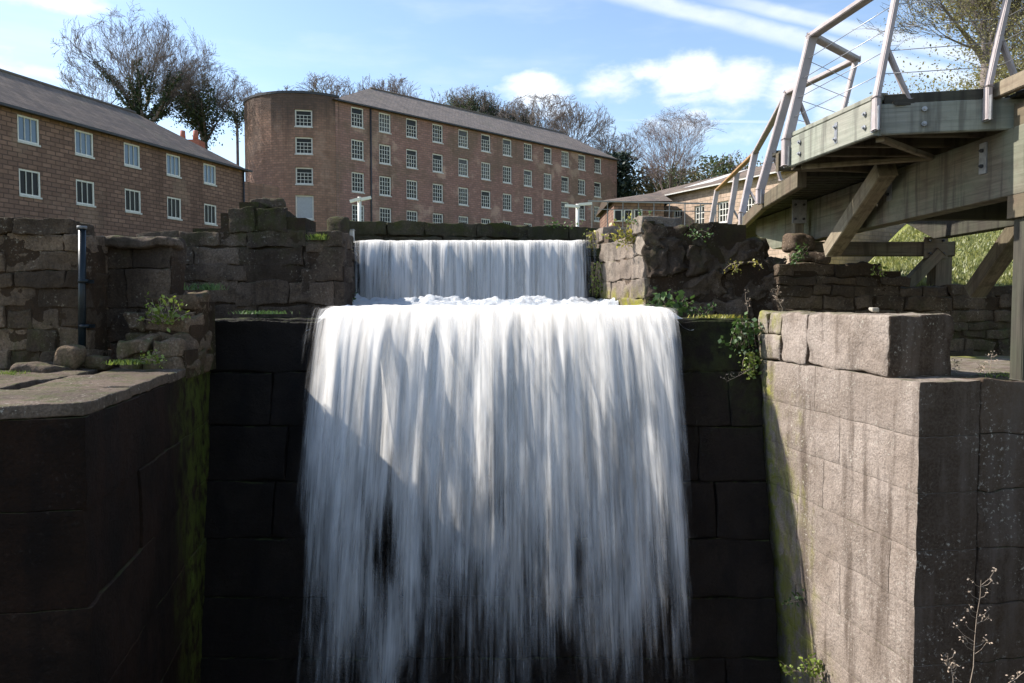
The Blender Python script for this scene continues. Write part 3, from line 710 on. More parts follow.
# mill
MD = Vector((.7277, .6859, 0)); MI = Vector((-.6859, .7277, 0)); M0 = Vector((-14.9, 64.1, 0)); ML = 37.6; MW = 9.2
mill = empty('mill_building', (-1, 77, 1), 'long four storey red brown stone mill with round tower and white windows', 'building')
fm = lambda u, z, d: M0 + MD * u + MI * d + UZ * z
cols = [(lambda Z: (Z - 64.1) / .6859)(Z) for Z in (65.57, 67.5, 69.5, 71.55, 73.7, 75.7, 77.7, 79.75, 81.8, 83.7, 85.6, 87.5)]
wins = []
for ci, u in enumerate(cols):
    for ri, z in enumerate((16.45, 13.68, 10.88, 8.1)):
        wins.append((u - .63, u + .63, z - .85, z + .85, ri))
mb = MB(); facade(mb, fm, ML, .8, 17.45, [w_[:4] for w_ in wins], .2)
fe = lambda u, z, d: M0 + MD * ML + MI * u - MD * d + UZ * z
facade(mb, fe, MW, .8, 17.45, [], .2)
fb = lambda u, z, d: M0 + MD * ML + MI * MW - MD * u + UZ * z
facade(mb, fb, ML, .8, 17.45, []); 
fs = lambda u, z, d: M0 + MI * (MW - u) + UZ * z
facade(mb, fs, MW, .8, 17.45, [])
mb.build('wall', M['mill_wall'], mill)
for (a, b, c, d, ri) in wins:
    bf = rg.choice((.66, .7, 1)) if ri == 0 else rg.choice((1, 1, 1, .72))
    sash(mill, fm, a, b, c, d, .2, 4, 4 if bf == 1 else 3, rg.choice((M['glass'], M['glass'], M['glass_grey'])), barfrac=bf)
# roof: hipped
def P2(u, v, z): return M0 + MD * u + MI * v + UZ * z
mb = MB(); e0 = -.3; ez = 17.5; rz = 20.75; r0, r1 = 6.4, ML - 4.6
A, B, C, Dd = P2(e0, e0, ez), P2(ML + .3, e0, ez), P2(ML + .3, MW + .3, ez), P2(e0, MW + .3, ez); E, G = P2(r0, MW / 2, rz), P2(r1, MW / 2, rz)
sl = math.hypot(MW / 2 + .3, rz - ez)
mb.poly([A, B, G, E], [(0, 0), (ML, 0), (r1, sl), (r0, sl)]); mb.poly([C, Dd, E, G], [(ML, 0), (0, 0), (r0, sl), (r1, sl)])
mb.poly([B, C, G], [(0, 0), (9.8, 0), (4.9, 6)]); mb.poly([Dd, A, E], [(0, 0), (9.8, 0), (4.9, 7)])
mb.poly([Dd - UZ * .02, C - UZ * .02, B - UZ * .02, A - UZ * .02])
roof = mb.build('roof', M['slate'], mill)
mb = MB(); mb.tube([E, G], .12, 6); mb.build('ridge_tiles', M['slate'], roof)
mb = MB(); mb.bar(P2(0, -.36, ez - .02), P2(ML + .3, -.36, ez - .02), .12, .12); mb.build('gutter', M['gutter'], mill)
for Z in (66.45,):
    u = (Z - 64.1) / .6859
    mb = MB(); mb.tube([fm(u, .9, -.08), fm(u, 17.4, -.08)], .07, 8); mb.build('downpipe', M['gutter'], mill)
# round tower
TC = Vector((-18.35, 68.26, 0)); TR = 5.4
aw = math.atan2(63.0 - TC.y, -17.3 - TC.x)
a0 = math.atan2(-MI.y, -MI.x)     # tangent point on the facade
ft = lambda u, z, d: TC + Vector((math.cos(a0 - 3.9 + u / TR), math.sin(a0 - 3.9 + u / TR), 0)) * (TR - d) + UZ * z
uw = (aw - (a0 - 3.9)) * TR
tw = [(uw - .72, uw + .72, z - .7, z + .7) for z in (15.75, 13.5, 11.0)] + [(uw - .75, uw + .75, 7.4, 9.4)]
mb = MB(); facade(mb, ft, 3.9 * TR, .8, 17.75, tw, .25)
tower = mb.build('tower', M['tower_wall'], mill)
for i, (a, b, c, d) in enumerate(tw):
    sash(tower, ft, a, b, c, d, .25, 4, 3, M['glass'] if i < 3 else M['blind'], barfrac=.72 if i < 3 else .01, sill=True)
mb = MB()
for k in range(44):
    a, b = k * 3.9 * TR / 44, (k + 1) * 3.9 * TR / 44
    for (z_, d0, d1) in ((17.75, -.05, .5),):
        mb.quad(ft(a, 17.75, d0), ft(b, 17.75, d0), ft(b, 17.95, d0), ft(a, 17.95, d0)); mb.quad(ft(a, 17.95, d0), ft(b, 17.95, d0), ft(b, 17.95, d1), ft(a, 17.95, d1))
        mb.quad(ft(a, 17.75, 0), ft(b, 17.75, 0), ft(b, 17.75, d0), ft(a, 17.75, d0))
mb.build('tower_coping', M['gutter'], mill)
mb = MB(); i0 = len(mb.v); mb.poly([TC + Vector((math.cos(k * .2), math.sin(k * .2), 0)) * (TR - .3) + UZ * 17.9 for k in range(31)]); mb.build('tower_roof', M['slate'], mill)

# left stone row
BD = Vector((.3087, .9512, 0)); BI = Vector((-.9512, .3087, 0)); B0 = Vector((-25.6, 27.5, 0)); BL = (50.9 - 27.5) / .9512; BWd = 8.0
row = empty('stone_row_building', (-24, 40, 1), 'long dark brown stone building at left with two rows of casement windows', 'building')
fr = lambda u, z, d: B0 + BD * u + BI * d + UZ * z
wins = []
for k in range(-2, 5):
    Zc = 35.9 + k * 2.95
    u = (Zc - 27.5) / .9512
    for z in (8.42, 5.92): wins.append((u - .56, u + .56, z - .61, z + .61))
mb = MB(); facade(mb, fr, BL, .8, 9.25, wins, .14)
f2 = lambda u, z, d: B0 + BD * BL + BI * u + UZ * z
facade(mb, f2, BWd, .8, 9.25, [])
f3 = lambda u, z, d: B0 + BI * (BWd - u) + UZ * z
facade(mb, f3, BWd, .8, 9.25, []); f4 = lambda u, z, d: B0 + BD * (BL - u) + BI * BWd + UZ * z
facade(mb, f4, BL, .8, 9.25, [])
mb.build('wall', M['row_wall'], row)
for i, (a, b, c, d) in enumerate(wins):
    sash(row, fr, a, b, c, d, .14, 3, 1, M['glass_blue'] if i % 2 == 0 else M['glass'], fw=.08, bw=.022)
def R2(u, v, z): return B0 + BD * u + BI * v + UZ * z
mb = MB(); ez = 9.2; rz = 12.1; sl = math.hypot(BWd / 2, rz - ez)
A, B, C, Dd = R2(-.2, -.3, ez), R2(BL + .3, -.3, ez), R2(BL + .3, BWd + .3, ez), R2(-.2, BWd + .3, ez); E, G = R2(-.2, BWd / 2, rz), R2(BL - 5.2, BWd / 2, rz)
mb.poly([A, B, G, E], [(0, 0), (BL, 0), (BL - 4, sl), (0, sl)]); mb.poly([C, Dd, E, G], [(BL, 0), (0, 0), (0, sl), (BL - 4, sl)]); mb.poly([B, C, G], [(0, 0), (8, 0), (4, 6)])
mb.poly([Dd, A, E]); mb.poly([Dd - UZ * .02, C - UZ * .02, B - UZ * .02, A - UZ * .02])
rf = mb.build('roof', M['stone_slate'], row)
mb = MB(); mb.tube([E, G], .11, 6); mb.build('ridge_tiles', M['slate'], rf)
mb = MB(); mb.bar(R2(0, -.38, ez), R2(BL + .3, -.38, ez), .13, .12); mb.build('gutter', M['gutter'], row)
mb = MB(); mb.tube([R2(BL - .2, -.1, .9), R2(BL - .2, -.1, ez)], .06, 8); mb.build('downpipe', M['gutter'], row)
# chimney showing behind the ridge
c0 = P(190, 160, 56); ch = empty('chimney', (c0.x, 56, 1), 'red brick chimney with two pots just behind the left roof', 'chimney')
mb = MB(); mb.box((c0.x - .9, 55.5, 1), (c0.x + .9, 56.6, P(0, 141, 56).z)); mb.build('stack', M['terracotta'], ch)
for dx in (-.5, .45):
    mb = MB(); z = P(0, 141, 56).z; mb.tube([(c0.x + dx, 56, z), (c0.x + dx, 56, z + .75)], [.22, .17], 10); mb.build('chimney_pot', M['terracotta'], ch)
# annex wall at the tower's foot
mb = MB(); a, b = P(242, 200, 56), P(277, 200, 58.5)
fa_ = lambda u, z, d: Vector((a.x, 56, 0)).lerp(Vector((b.x, 58.5, 0)), u) + Vector((0, d, 0)) + UZ * z
za = P(250, 181, 56).z
facade(mb, lambda u, z, d: fa_(u, z, d), 1, .8, za, [])
mb.quad(fa_(0, za, 0), fa_(1, za, 0), fa_(1, za + .05, .5), fa_(0, za + .05, .5))
mb.quad(fa_(1, .8, 0), fa_(1, .8, .5), fa_(1, za + .05, .5), fa_(1, za, 0))
tag(mb.build('yard_wall', M['tower_wall'], loc=(a.x, 56, .8)), 'reddish wall between the left building and the round tower', 'wall')

# long low building at right
S0 = Vector((8.75, 59.6, 0)); S1 = Vector((17.6, 42.4, 0)); SD = (S1 - S0).normalized(); SI = Vector((-SD.y, SD.x, 0)); SL = (S1 - S0).length
if SI.x < 0: SI = -SI
shed = empty('workshop_building', (13, 52, 1), 'long low pinkish sandstone building with slate roof beyond the right ruin', 'building')
fs_ = lambda u, z, d: S0 + SD * u + SI * d + UZ * z
wins = []
for k in range(7): u = 4.3 + 2.3 * k; wins.append((u - .5, u + .5, 5.6, 7.0))
mb = MB(); facade(mb, fs_, SL, 1, 8.1, wins, .2)
SW = 8
for q0, q1 in ((fs_(0, 0, SW), fs_(0, 0, 0)), (fs_(SL, 0, 0), fs_(SL, 0, SW)), (fs_(SL, 0, SW), fs_(0, 0, SW))):
    mb.quad(q0 + UZ, q1 + UZ, q1 + UZ * 8.1, q0 + UZ * 8.1)
mb.build('wall', M['shed_wall'], shed)
for (a, b, c, d) in wins: sash(shed, fs_, a, b, c, d, .2, 3, 3, M['glass'], bw=.05)
mb = MB(); q = [fs_(-.3, 8.1, -.4), fs_(SL + .3, 8.1, -.4), fs_(SL + .3, 9.9, SW / 2), fs_(-.3, 9.6, SW / 2), fs_(SL + .3, 8.1, SW + .3), fs_(-.3, 8.1, SW + .3)]
mb.poly([q[0], q[1], q[2], q[3]], [(0, 0), (SL, 0), (SL, 4.6), (0, 4.6)]); mb.poly([q[3], q[2], q[4], q[5]], [(0, 0), (SL, 0), (SL, 4.6), (0, 4.6)])
mb.poly([q[0], q[3], q[5]]); mb.poly([q[1], q[4], q[2]])
rf = mb.build('roof', M['stone_slate'], shed)
mb = MB(); mb.bar(fs_(-.3, 8.08, -.45), fs_(SL, 8.08, -.45), .08, .08); mb.build('gutter', M['dim_paint'], shed)
mb = MB(); mb.quad(fs_(6, 8.66, .95), fs_(9, 8.66, .95), fs_(10.5, 9.45, 2.9), fs_(9, 9.45, 2.9)); mb.build('roof_light', M['dim_paint'], rf)
# darker gable shed at its left
sh2 = empty('shed', (7.2, 52, 1), 'low dark roofed shed between the mill and the sandstone building', 'shed')
a, b = P(610, 206, 52), P(664, 208, 50)
mb = MB(); mb.box((a.x, 50, 1), (b.x, 58, a.z)); mb.build('wall', M['row_wall'], sh2)
mb = MB(); z = a.z; ap = P(640, 192, 54).z
A = [(a.x - .3, 49.6, z), (b.x + .5, 49.6, z), (b.x + .5, 54, ap), (a.x - .3, 54, ap - .6), (b.x + .5, 58.4, z), (a.x - .3, 58.4, z)]
mb.poly([A[0], A[1], A[2], A[3]], [(0, 0), (4, 0), (4, 4.6), (0, 4.6)]); mb.poly([A[3], A[2], A[4], A[5]], [(0, 0), (4, 0), (4, 4.6), (0, 4.6)]); mb.poly([A[0], A[3], A[5]]); mb.poly([A[1], A[4], A[2]])
mb.build('roof', M['stone_slate'], sh2)
for px in (618, 628, 638):
    p = P(px, 214, 49.95); mb = MB(); mb.box(p + Vector((-.28, -.03, -.5)), p + Vector((.28, .03, .3))); f_ = mb.build('window', M['white_paint'], sh2)
    mb = MB(); mb.box(p + Vector((-.2, -.05, -.42)), p + Vector((.2, -.035, .22))); mb.build('pane', M['glass'], f_)

# white blocks of a far house seen under the bridge
p = P(1000, 243, 31); hz_ = empty('outbuilding', (p.x, 31, gh(p.x, 31)), 'small pale rendered outbuilding on the grass seen under the footbridge', 'building')
mb = MB(); mb.box((p.x - .9, 31, gh(p.x, 31) - .2), (p.x + .55, 34, P(0, 229, 31).z)); mb.build('wall', M['dim_paint'], hz_)
mb = MB(); mb.box((p.x - 1.0, 30.9, P(0, 229, 31).z), (p.x + .65, 34.1, P(0, 227, 31).z)); mb.build('roof', M['slate'], hz_)
mb = MB(); mb.box((p.x + .57, 31.02, gh(p.x, 31) - .2), (p.x + 1.0, 33.6, P(0, 230, 31).z)); mb.build('pier', M['shed_wall'], hz_)

# white T posts
def tpost(px, py0, py1, Y, bars, label):
    b, tp = P(px, py0, Y), P(px, py1, Y)
    e = empty('signpost', (b.x, Y, 1.0), label, 'post', 'white T-shaped posts beyond the upper waterfall')
    mb = MB(); mb.tube([(b.x, Y, 1.0), tp], .045, 8); mb.build('pole', M['white_paint'], e)
    for (x0, y0, x1, y1) in bars:
        mb = MB(); mb.bar(P(x0, y0, Y - .05), P(x1, y1, Y - .05), .05, .07); mb.build('arm', M['white_paint'], e)
tpost(359.5, 222, 197, 18, ((350, 201.5, 361, 198.5), (361, 199.5, 371, 197.5)), 'white T-shaped post before the mill at left end of the upper fall')
tpost(577.5, 229, 204, 20, ((565, 205.5, 580, 206.5), (579, 204.5, 592, 203.5)), 'white T-shaped post at right end of the mossy wall')
p = P(349, 239, 12.9)
e = empty('control_box', p, 'small pale grey box on the ledge left of the upper fall', 'box')
mb = MB(); mb.box(p + Vector((-.07, 0, -.05)), p + Vector((.07, .12, .15))); mb.build('case', M['dim_paint'], e)
mb = MB(); mb.box(p + Vector((-.08, -.01, .151)), p + Vector((.08, .13, .17))); mb.build('lid', M['metal'], e)
# stone stump, left of the box
loose(335, 240, 12.6, .36, .4, M['ruin_dark'], .7, 'dark mossy stone stump at the left end of the low mossy wall', name='stone_stump')
# metal railing behind the right ruin
e = empty('metal_railing', (P(650, 220, 22).x, 22, 1), 'thin grey metal railing behind the right ruin', 'railing')
mb = MB(); mb.bar(P(588, 201, 22), P(722, 204, 21), .03, .04); mb.build('rail', M['railing_grey'], e)
mb = MB(); mb.bar(P(588, 209, 22), P(722, 212, 21), .015, .02); mb.build('rail', M['railing_grey'], e)
for i in range(9):
    px = 592 + i * 15.5; tp = P(px, lerp(201, 203.8, i / 8), lerp(22, 21, i / 8)); mb = MB(); mb.bar((tp.x, tp.y, 1), tp, .025, .025, (0, 1, 0)); mb.build('post', M['railing_grey'], e)

# ------------------------------------------------------------------ footbridge
br = empty('timber_footbridge', (4.8, 8, -.6), 'green tinged timber footbridge with leaning grey posts and wire railing at right', 'bridge')
ZT, ZB = 1.87, 1.53
P1 = Vector((3.06, 8.34, 0)); P0 = Vector((3.26, 6.8, 0)); Pc = Vector((4.20, 6.6, 0))
def z_(v, z): return Vector((v.x, v.y, z))
def part(name, mat, fn, par=None):
    mb = MB(); fn(mb); ob = mb.build(name, mat, par or br)
    bv = ob.modifiers.new('bevel', 'BEVEL'); bv.width = .008; bv.segments = 2; bv.limit_method = 'ANGLE'
    # weld so that the bevel sees shared edges
    bm = bmesh.new(); bm.from_mesh(ob.data); bmesh.ops.remove_doubles(bm, verts=bm.verts, dist=.0005); bm.to_mesh(ob.data); bm.free()
    return ob
zm = (ZT + ZB) / 2; inn = Vector((.05, .0, 0))
# fascia boards: left-facing, camera-facing, walkway side; each with a capping board
fa1 = part('fascia_board', M['wood_green'], lambda mb: mb.bar(z_(P1, zm), z_(P0, zm) + Vector((0, -.03, 0)), .06, .31))
fa2 = part('fascia_board', M['wood_green'], lambda mb: mb.bar(z_(P0, zm - .02) + Vector((.032, 0, 0)), z_(Pc, zm - .02) + Vector((.95, -.19, 0)), .06, .27))
part('kerb_board', M['wood_green'], lambda mb: mb.bar(z_(P1, ZT + .02) + Vector((.04, 0, 0)), z_(P0, ZT + .02) + Vector((.04, .0, 0)), .12, .05))
part('kerb_board', M['wood_dark'], lambda mb: mb.bar(z_(P0, ZT - .015) + Vector((.08, .05, 0)), z_(Pc, ZT - .015) + Vector((0, .04, 0)), .12, .10))
part('fascia_board', M['wood_brace'], lambda mb: mb.bar((4.2, 6.62, ZT + .005), (4.26, -1.5, ZT + .005), .07, .13))
part('fascia_board', M['wood_brown'], lambda mb: mb.bar((4.34, 6.5, zm - .06), (4.40, -1.5, zm - .06), .07, .2))
part('fascia_board', M['wood_brown'], lambda mb: mb.bar(z_(P1, zm - .05) + Vector((.05, .03, 0)), (5.2, 8.95, zm - .05), .06, .22))
# bolts on the fascia
def bolt(mbp, p, nrm, r=.022):
    mbp.tube([p, Vector(p) + Vector(nrm) * .02], r, 8); mbp.tube([p, Vector(p) + Vector(nrm) * .035], r * .5, 6)
nA = Vector((-.992, -.13, 0)); nB = Vector((-.205, -.979, 0)).normalized()
def boltset(pts, nrm, par):
    mb = MB()
    for p in pts: bolt(mb, p, nrm)
    mb.build('bolt', M['metal'], par)
for s in (.18, .62, .93):
    c = P1.lerp(P0, s) + nA * .03
    mbp = MB(); q = z_(c, zm); mbp.box(q + Vector((-.006, -.03, -.1)), q + Vector((.004, .03, .1)))
    if s == .62: mbp.build('bracket', M['metal'], fa1)
    boltset([z_(c, zm - .06), z_(c, zm + .06)], nA, fa1)
c = P0.lerp(Pc, .40) + nB * .03
boltset([z_(c, zm - .08), z_(c, zm + .05)], nB, fa2)
# deck boards (platform, walkway to the camera, far walkway)
def deck(mb):
    y = 6.72
    while y < 9.0:
        xl = 3.06 + .13 * (8.34 - y) + .12; yy = max(y, 6.8 - (xl - 3.26) * .2)
        mb.box((xl, y, ZT - .07), (6.1, y + .135, ZT - .03)); y += .145
    y = -1.5
    while y < 6.7: mb.box((4.3, y, ZT - .07), (6.1, y + .135, ZT - .03)); y += .145
part('deck', M['wood_dark'], deck)
def deck2(mb):
    for k in range(62):
        y = 9.0 + k * .18; x = pl([(9, 3.45), (11, 3.7), (14.4, 4.37), (16.5, 4.65), (20.5, 5.1)], y)
        mb.box((x + .04, y, ZT - .30), (x + 1.5, y + .165, ZT - .25))
part('deck', M['wood_dark'], deck2)
pts = [(9.0, 3.45), (11, 3.68), (14.4, 4.35), (16.5, 4.63), (20, 5.05)]
for (y0, x0), (y1, x1) in zip(pts, pts[1:]):
    part('stringer', M['wood_brown'], lambda mb: mb.bar((x0, y0, 1.54), (x1, y1, 1.54), .09, .2))
# joists under the platform
for i, y in enumerate((7.05, 7.5, 7.95, 8.4, 8.8)):
    part('joist', M['wood_brown'], lambda mb: mb.bar((3.06 + .13 * (8.34 - y) + .08, y, 1.69), (6.0, y + .05, 1.69), .07, .2))
part('joist', M['wood_brace'], lambda mb: mb.bar((3.15, 8.25, 1.535), (4.45, 7.7, 1.535), .06, .05))
part('joist', M['wood_brace'], lambda mb: mb.bar((3.35, 6.9, 1.54), (4.45, 7.9, 1.54), .06, .05))
for y in (5.6, 4.6, 3.6, 2.6): part('joist', M['wood_brown'], lambda mb: mb.bar((4.4, y, 1.66), (6.0, y, 1.66), .07, .2))
# main beams with a splayed far end
def mbeam(X, th, y0=-1.5, sh=0):
    def fn(mb):
        z0, z1 = .97, 1.55; pr = [(y0, z0), (12.45 - sh, z0), (13.3 - sh, 1.3), (13.3 - sh, z1), (y0, z1)]
        a = [Vector((X, y, z)) for y, z in pr]; b = [Vector((X + th, y, z)) for y, z in pr]
        uvp = [(y, z) for y, z in pr]
        mb.poly(a[::-1], uvp[::-1]); mb.poly(b, uvp)
        for i in range(5): j = (i + 1) % 5; mb.quad(a[i], a[j], b[j], b[i])
    return fn
bm1 = part('main_beam', M['wood_beam'], mbeam(4.30, .2)); bm2 = part('main_beam', M['wood_dark'], mbeam(5.9, .2, sh=1.9))
part('cap_beam', M['wood_brown'], lambda mb: mb.bar((4.1, 10.9, .85), (6.35, 10.9, .85), .2, .2))
part('cap_beam', M['wood_brown'], lambda mb: mb.bar((4.3, 6.45, .87), (6.35, 6.45, .87), .2, .18))
part('cross_beam', M['wood_dark'], lambda mb: mb.bar((4.52, 8.6, 1.2), (5.88, 8.6, 1.2), .14, .4))
part('trestle_post', M['wood_brown'], lambda mb: mb.bar((6.2, 10.92, .0), (6.2, 10.92, .74), .24, .24, (0, 1, 0)))
part('trestle_post', M['wood_dark'], lambda mb: mb.bar((4.42, 6.45, -.62), (4.42, 6.45, .775), .16, .16, (0, 1, 0)))
part('trestle_post', M['wood_brown'], lambda mb: mb.bar((6.1, 6.45, -.62), (6.1, 6.45, .775), .16, .16, (0, 1, 0)))
part('trestle_post', M['wood_brace'], lambda mb: mb.bar(P(798, 241, 10.9), P(797, 204, 10.9), .13, .13, (0, 1, 0)))
# diagonal braces
def brace(a, b, w_=.2, mat='wood_brown'): return part('brace', M[mat], lambda mb: mb.bar(a, b, w_, w_, (1, 0, 0)))
bc = brace(P(832, 250, 9.75), P(887, 168, 8.25), .19, 'wood_brace')
brace((5.55, 10.8, .2), (6.12, 10.8, .8), .15)
brace(P(975, 292, 9.75), P(1022, 225, 8.9), .2)
# steel plates
def plate(mbx, p, w_, h, nrm=(-1, 0, 0)):
    pass
p = P(799, 212, 10.75)
mb = MB(); mb.box(p + Vector((-.10, -.02, -.16)), p + Vector((.10, .0, .17))); st = mb.build('bracket', M['metal'], bm1)
mb = MB(); [bolt(mb, p + Vector((dx, -.02, dz)), (0, -1, 0), .018) for dx in (-.06, .06) for dz in (-.1, .1)]; mb.build('bolt', M['gutter'], bm1)
p = P(936, 247, 10.78)
mb = MB(); mb.box(p + Vector((-.18, -.02, -.16)), p + Vector((.16, .0, .14))); mb.build('gusset_plate', M['wood_brown'], bm2)
mb = MB(); [bolt(mb, p + Vector((dx, -.02, dz)), (0, -1, 0), .018) for dx in (-.1, .09) for dz in (-.09, .09)]; mb.build('bolt', M['gutter'], bm2)
for Y in (6.9, 8.6): 
    mb = MB(); mb.box((4.285, Y - .05, 1.22), (4.298, Y + .05, 1.5)); mb.build('bracket', M['metal'], bm1)
    mb = MB(); [bolt(mb, Vector((4.285, Y, z)), (-1, 0, 0), .018) for z in (1.29, 1.43)]; mb.build('bolt', M['gutter'], bm1)
# railing posts
def rpost(base, top, strut=True, knee=.28, w_=.045, d=.085):
    base, top = Vector(base), Vector(top)
    kn = base + UZ * knee
    def fn(mb):
        mb.bar(base, kn + UZ * .01, w_, d, (0, 1, 0)); mb.bar(kn, top, w_, d, (0, 1, 0))
        if strut: mb.bar(kn.lerp(top, .42), Vector((kn.x + .30, kn.y + .02, ZT - .02)), .035, .06, (0, 1, 0))
    ob = part('railing_post', M['rail'], fn)
    mb = MB(); mb.box(base + Vector((-.012, -.07, -.01)), base + Vector((-.0, .07, .2))); mb.build('bracket', M['metal'], ob)
    return ob
HT = 3.0
tA = Vector((3.42, 6.75, HT)); tB = P(812, 36, 8.2); HT = tB.z; tA.z = HT
tC = P(856, 57, 8.96); tC.z = HT; tC = Vector((tC.x, 8.96, HT)); tD = Vector((4.27, 6.5, HT)); tE = Vector((4.35, 3.5, HT))
rpost((3.235, 6.75, 1.58), tA); rpost((3.02, 8.32, 1.56), tB, w_=.10, d=.10); rpost((tC.x - .22, 8.96, 1.7), tC)
rpost((4.10, 6.55, 1.62), tD, d=.07); rpost((4.2, 3.5, 1.62), tE)
tF = P(788, 93, 10.6); tG = P(755, 153, 14.0); tH = P(737, 173, 16.6); tI = P(717, 190, 19.3)
for tp, yb, px in ((tF, 10.9, 760), (tG, 13.6, 742), (tH, 16.6, 728), (tI, 19.3, 708)):
    b = P(px, 207 + (yb - 10.9) * 3, yb); b.z = 1.5; rpost(b, tp, True, .2, .11, .09)
def rail(a, b, mat='rail', w_=.10, h=.05): part('handrail', M[mat], lambda mb: mb.bar(a, b, w_, h))
rail(tD, tA); rail(tA, tB, w_=.11); rail(tB, tC); rail(tC, tF); rail(tD, tE); rail(tE, Vector((4.5, -1.5, HT)))
rail(tF, tG); rail(tG, tI, 'rail_brown')
for k in range(4):
    f = (k + 1) / 5.2
    for (a, ab), (b, bb) in (((tD, (4.15, 6.55)), (tA, (3.235, 6.75))), ((tA, (3.235, 6.75)), (tB, (3.02, 8.32))), ((tB, (3.02, 8.32)), (tC, (tC.x - .22, 8.96))), ((tE, (4.2, 3.5)), (tD, (4.15, 6.55)))):
        A = Vector((*ab, ZT)).lerp(a, f); B = Vector((*bb, ZT)).lerp(b, f)
        mb = MB(); mb.tube([A, B], .004, 5); mb.build('wire', M['wire'], br)

# ------------------------------------------------------------------ trees
def grow(rg, base, H, spread, n0=4, levels=6, lean=(0, 0), up=.25, r0=None, wob=.10, dens=2.6, minr=.008, split=.35, child=(3, 3), cap=60000):
    """bare branching skeleton -> list of polylines (points, radii, level)"""
    out = []; r0 = r0 or H * .022
    C0 = Vector((0, 0, H * .12))
    def branch(p, d, L, r, lv):
        n = max(3, int(3 + 2 * (levels - lv) / levels)); pts = [p.copy()]; rad = [r]; q = p.copy(); dd = d.copy()
        for i in range(n):
            rad_ = (q - C0); rad_ = rad_.normalized() if rad_.length > .1 else UZ
            dd = (dd + rad_ * .09 + Vector((rg.gauss(0, wob), rg.gauss(0, wob), rg.gauss(0, wob) + up * .10))).normalized()
            q = q + dd * (L / n); pts.append(q.copy()); rad.append(max(minr * .5, r * (1 - .45 * (i + 1) / n)))
        out.append((pts, rad, lv))
        if lv >= levels or len(out) > cap: return
        k = rg.randint(*child)
        for c in range(k):
            i = len(pts) - 1 if c < 1 else rg.randint(1, len(pts) - 1)
            ang = rg.uniform(.12, .3) if c < 1 else rg.uniform(.35, .8); axis = dd.orthogonal().normalized(); axis = Matrix.Rotation(rg.random() * 6.283, 3, dd) @ axis
            nd = (Matrix.Rotation(ang, 3, axis) @ dd); nd.z += up * .15; nd.normalize()
            branch(pts[i], nd, L * (rg.uniform(.78, .95) if c < 1 else rg.uniform(.55, .85)), rad[i] * (rg.uniform(.75, .9) if c < 1 else rg.uniform(.45, .65)), lv + 1)
    trunkL = H * .2; d = Vector((lean[0], lean[1], 1)).normalized()
    pts = [base, base + d * trunkL * .5, base + d * trunkL]; out.append((pts, [r0 * 1.25, r0, r0 * .9], 0))
    for k in range(n0):
        a = 6.283 * k / n0 + rg.uniform(-.4, .4); til = rg.uniform(.15, .95) * spread
        nd = Vector((math.cos(a) * math.sin(til), math.sin(a) * math.sin(til), math.cos(til)))
        branch(pts[2] if k % 2 else pts[2] - UZ * trunkL * .2, nd, H * rg.uniform(.20, .27), r0 * .62, 1)
    return out
def tree(name, base, H, label, seed, spread=1, ivy=None, leaves=None, bark='bark', levels=6, group='bare trees on the hillside behind the buildings', fit=None, twig=.014, **kw):
    rg = random.Random(seed); random.seed(seed); base = Vector(base)
    Hc = min(H, (fit or H) * .95)
    sk = grow(rg, Vector((0, 0, 0)), Hc * 1.12, spread, levels=levels, **kw)
    zmax = max(p.z for pts, _, _ in sk for p in pts); k = Hc / zmax; dz = H - Hc
    def env(p):
        c = Vector((0, 0, Hc * .5)); q = p - c; r = fit * .46 if fit else Hc * .5
        ex = max(abs(q.x) / r, 1e-6); d_ = math.sqrt((q.x / r) ** 2 + (q.y / r) ** 2 + (max(0, q.z) / (Hc * .5)) ** 2)
        return c + q / d_ ** .66 if d_ > 1 else p
    if not leaves: sk = [([env(p) for p in pts], rad, lv) for pts, rad, lv in sk]
    zmax = max(p.z for pts, _, _ in sk for p in pts); k = Hc / zmax
    xs_ = [p.x for pts, _, _ in sk for p in pts]; wd = max(xs_) - min(xs_); kx = k if fit is None else fit / wd
    S = lambda p: Vector((p.x * kx, p.y * kx, p.z * k + dz))
    e = empty(name, base, label, 'tree', group)
    tk, cr, iv, lf = MB(), MB(), MB(), MB()
    if dz > .3: tk.tube([base, base + UZ * (dz + .2)], [Hc * .032, Hc * .026], 8, False)
    for pts, rad, lv in sk:
        pp = [base + S(p) for p in pts]
        if lv <= 2: tk.tube(pp, rad, 7 if lv < 2 else 5, False)
        else: cr.tube(pp, [max(twig, r * .9) for r in rad], 3, False)
        if ivy and lv <= ivy[0]:
            for a, b in zip(pp, pp[1:]):
                for _ in range(int((b - a).length * ivy[1])):
                    c = a.lerp(b, rg.random())
                    if (c.z - base.z - dz) / Hc > ivy[2]: continue
                    g = ivy[3] * (.4 + noise.noise(c * .6) * .9 + .4)
                    iv.leaf(c + Vector((rg.gauss(0, g), rg.gauss(0, g), rg.gauss(0, g * .7))), rg.uniform(.14, .3), rg.random())
        if leaves and lv >= levels - 1:
            for p in pp:
                for _ in range(leaves[0]):
                    lf.leaf(p + Vector((rg.gauss(0, leaves[2]), rg.gauss(0, leaves[2]), rg.gauss(0, leaves[2]))), leaves[1] * rg.uniform(.6, 1.4), rg.random())
    tk.build('trunk', M[bark], e); cr.build('crown', M[bark], e)
    if iv.v: iv.build('ivy', M[ivy[4]], e)
    if lf.v: lf.build('foliage', M[leaves[3]], e)
    return e
def at(px, Y, ztop_py, base=1.2):
    b = P(px, 300, Y); base = gh(b.x, Y) - .1; return (b.x, Y, base), P(px, ztop_py, Y).z - base
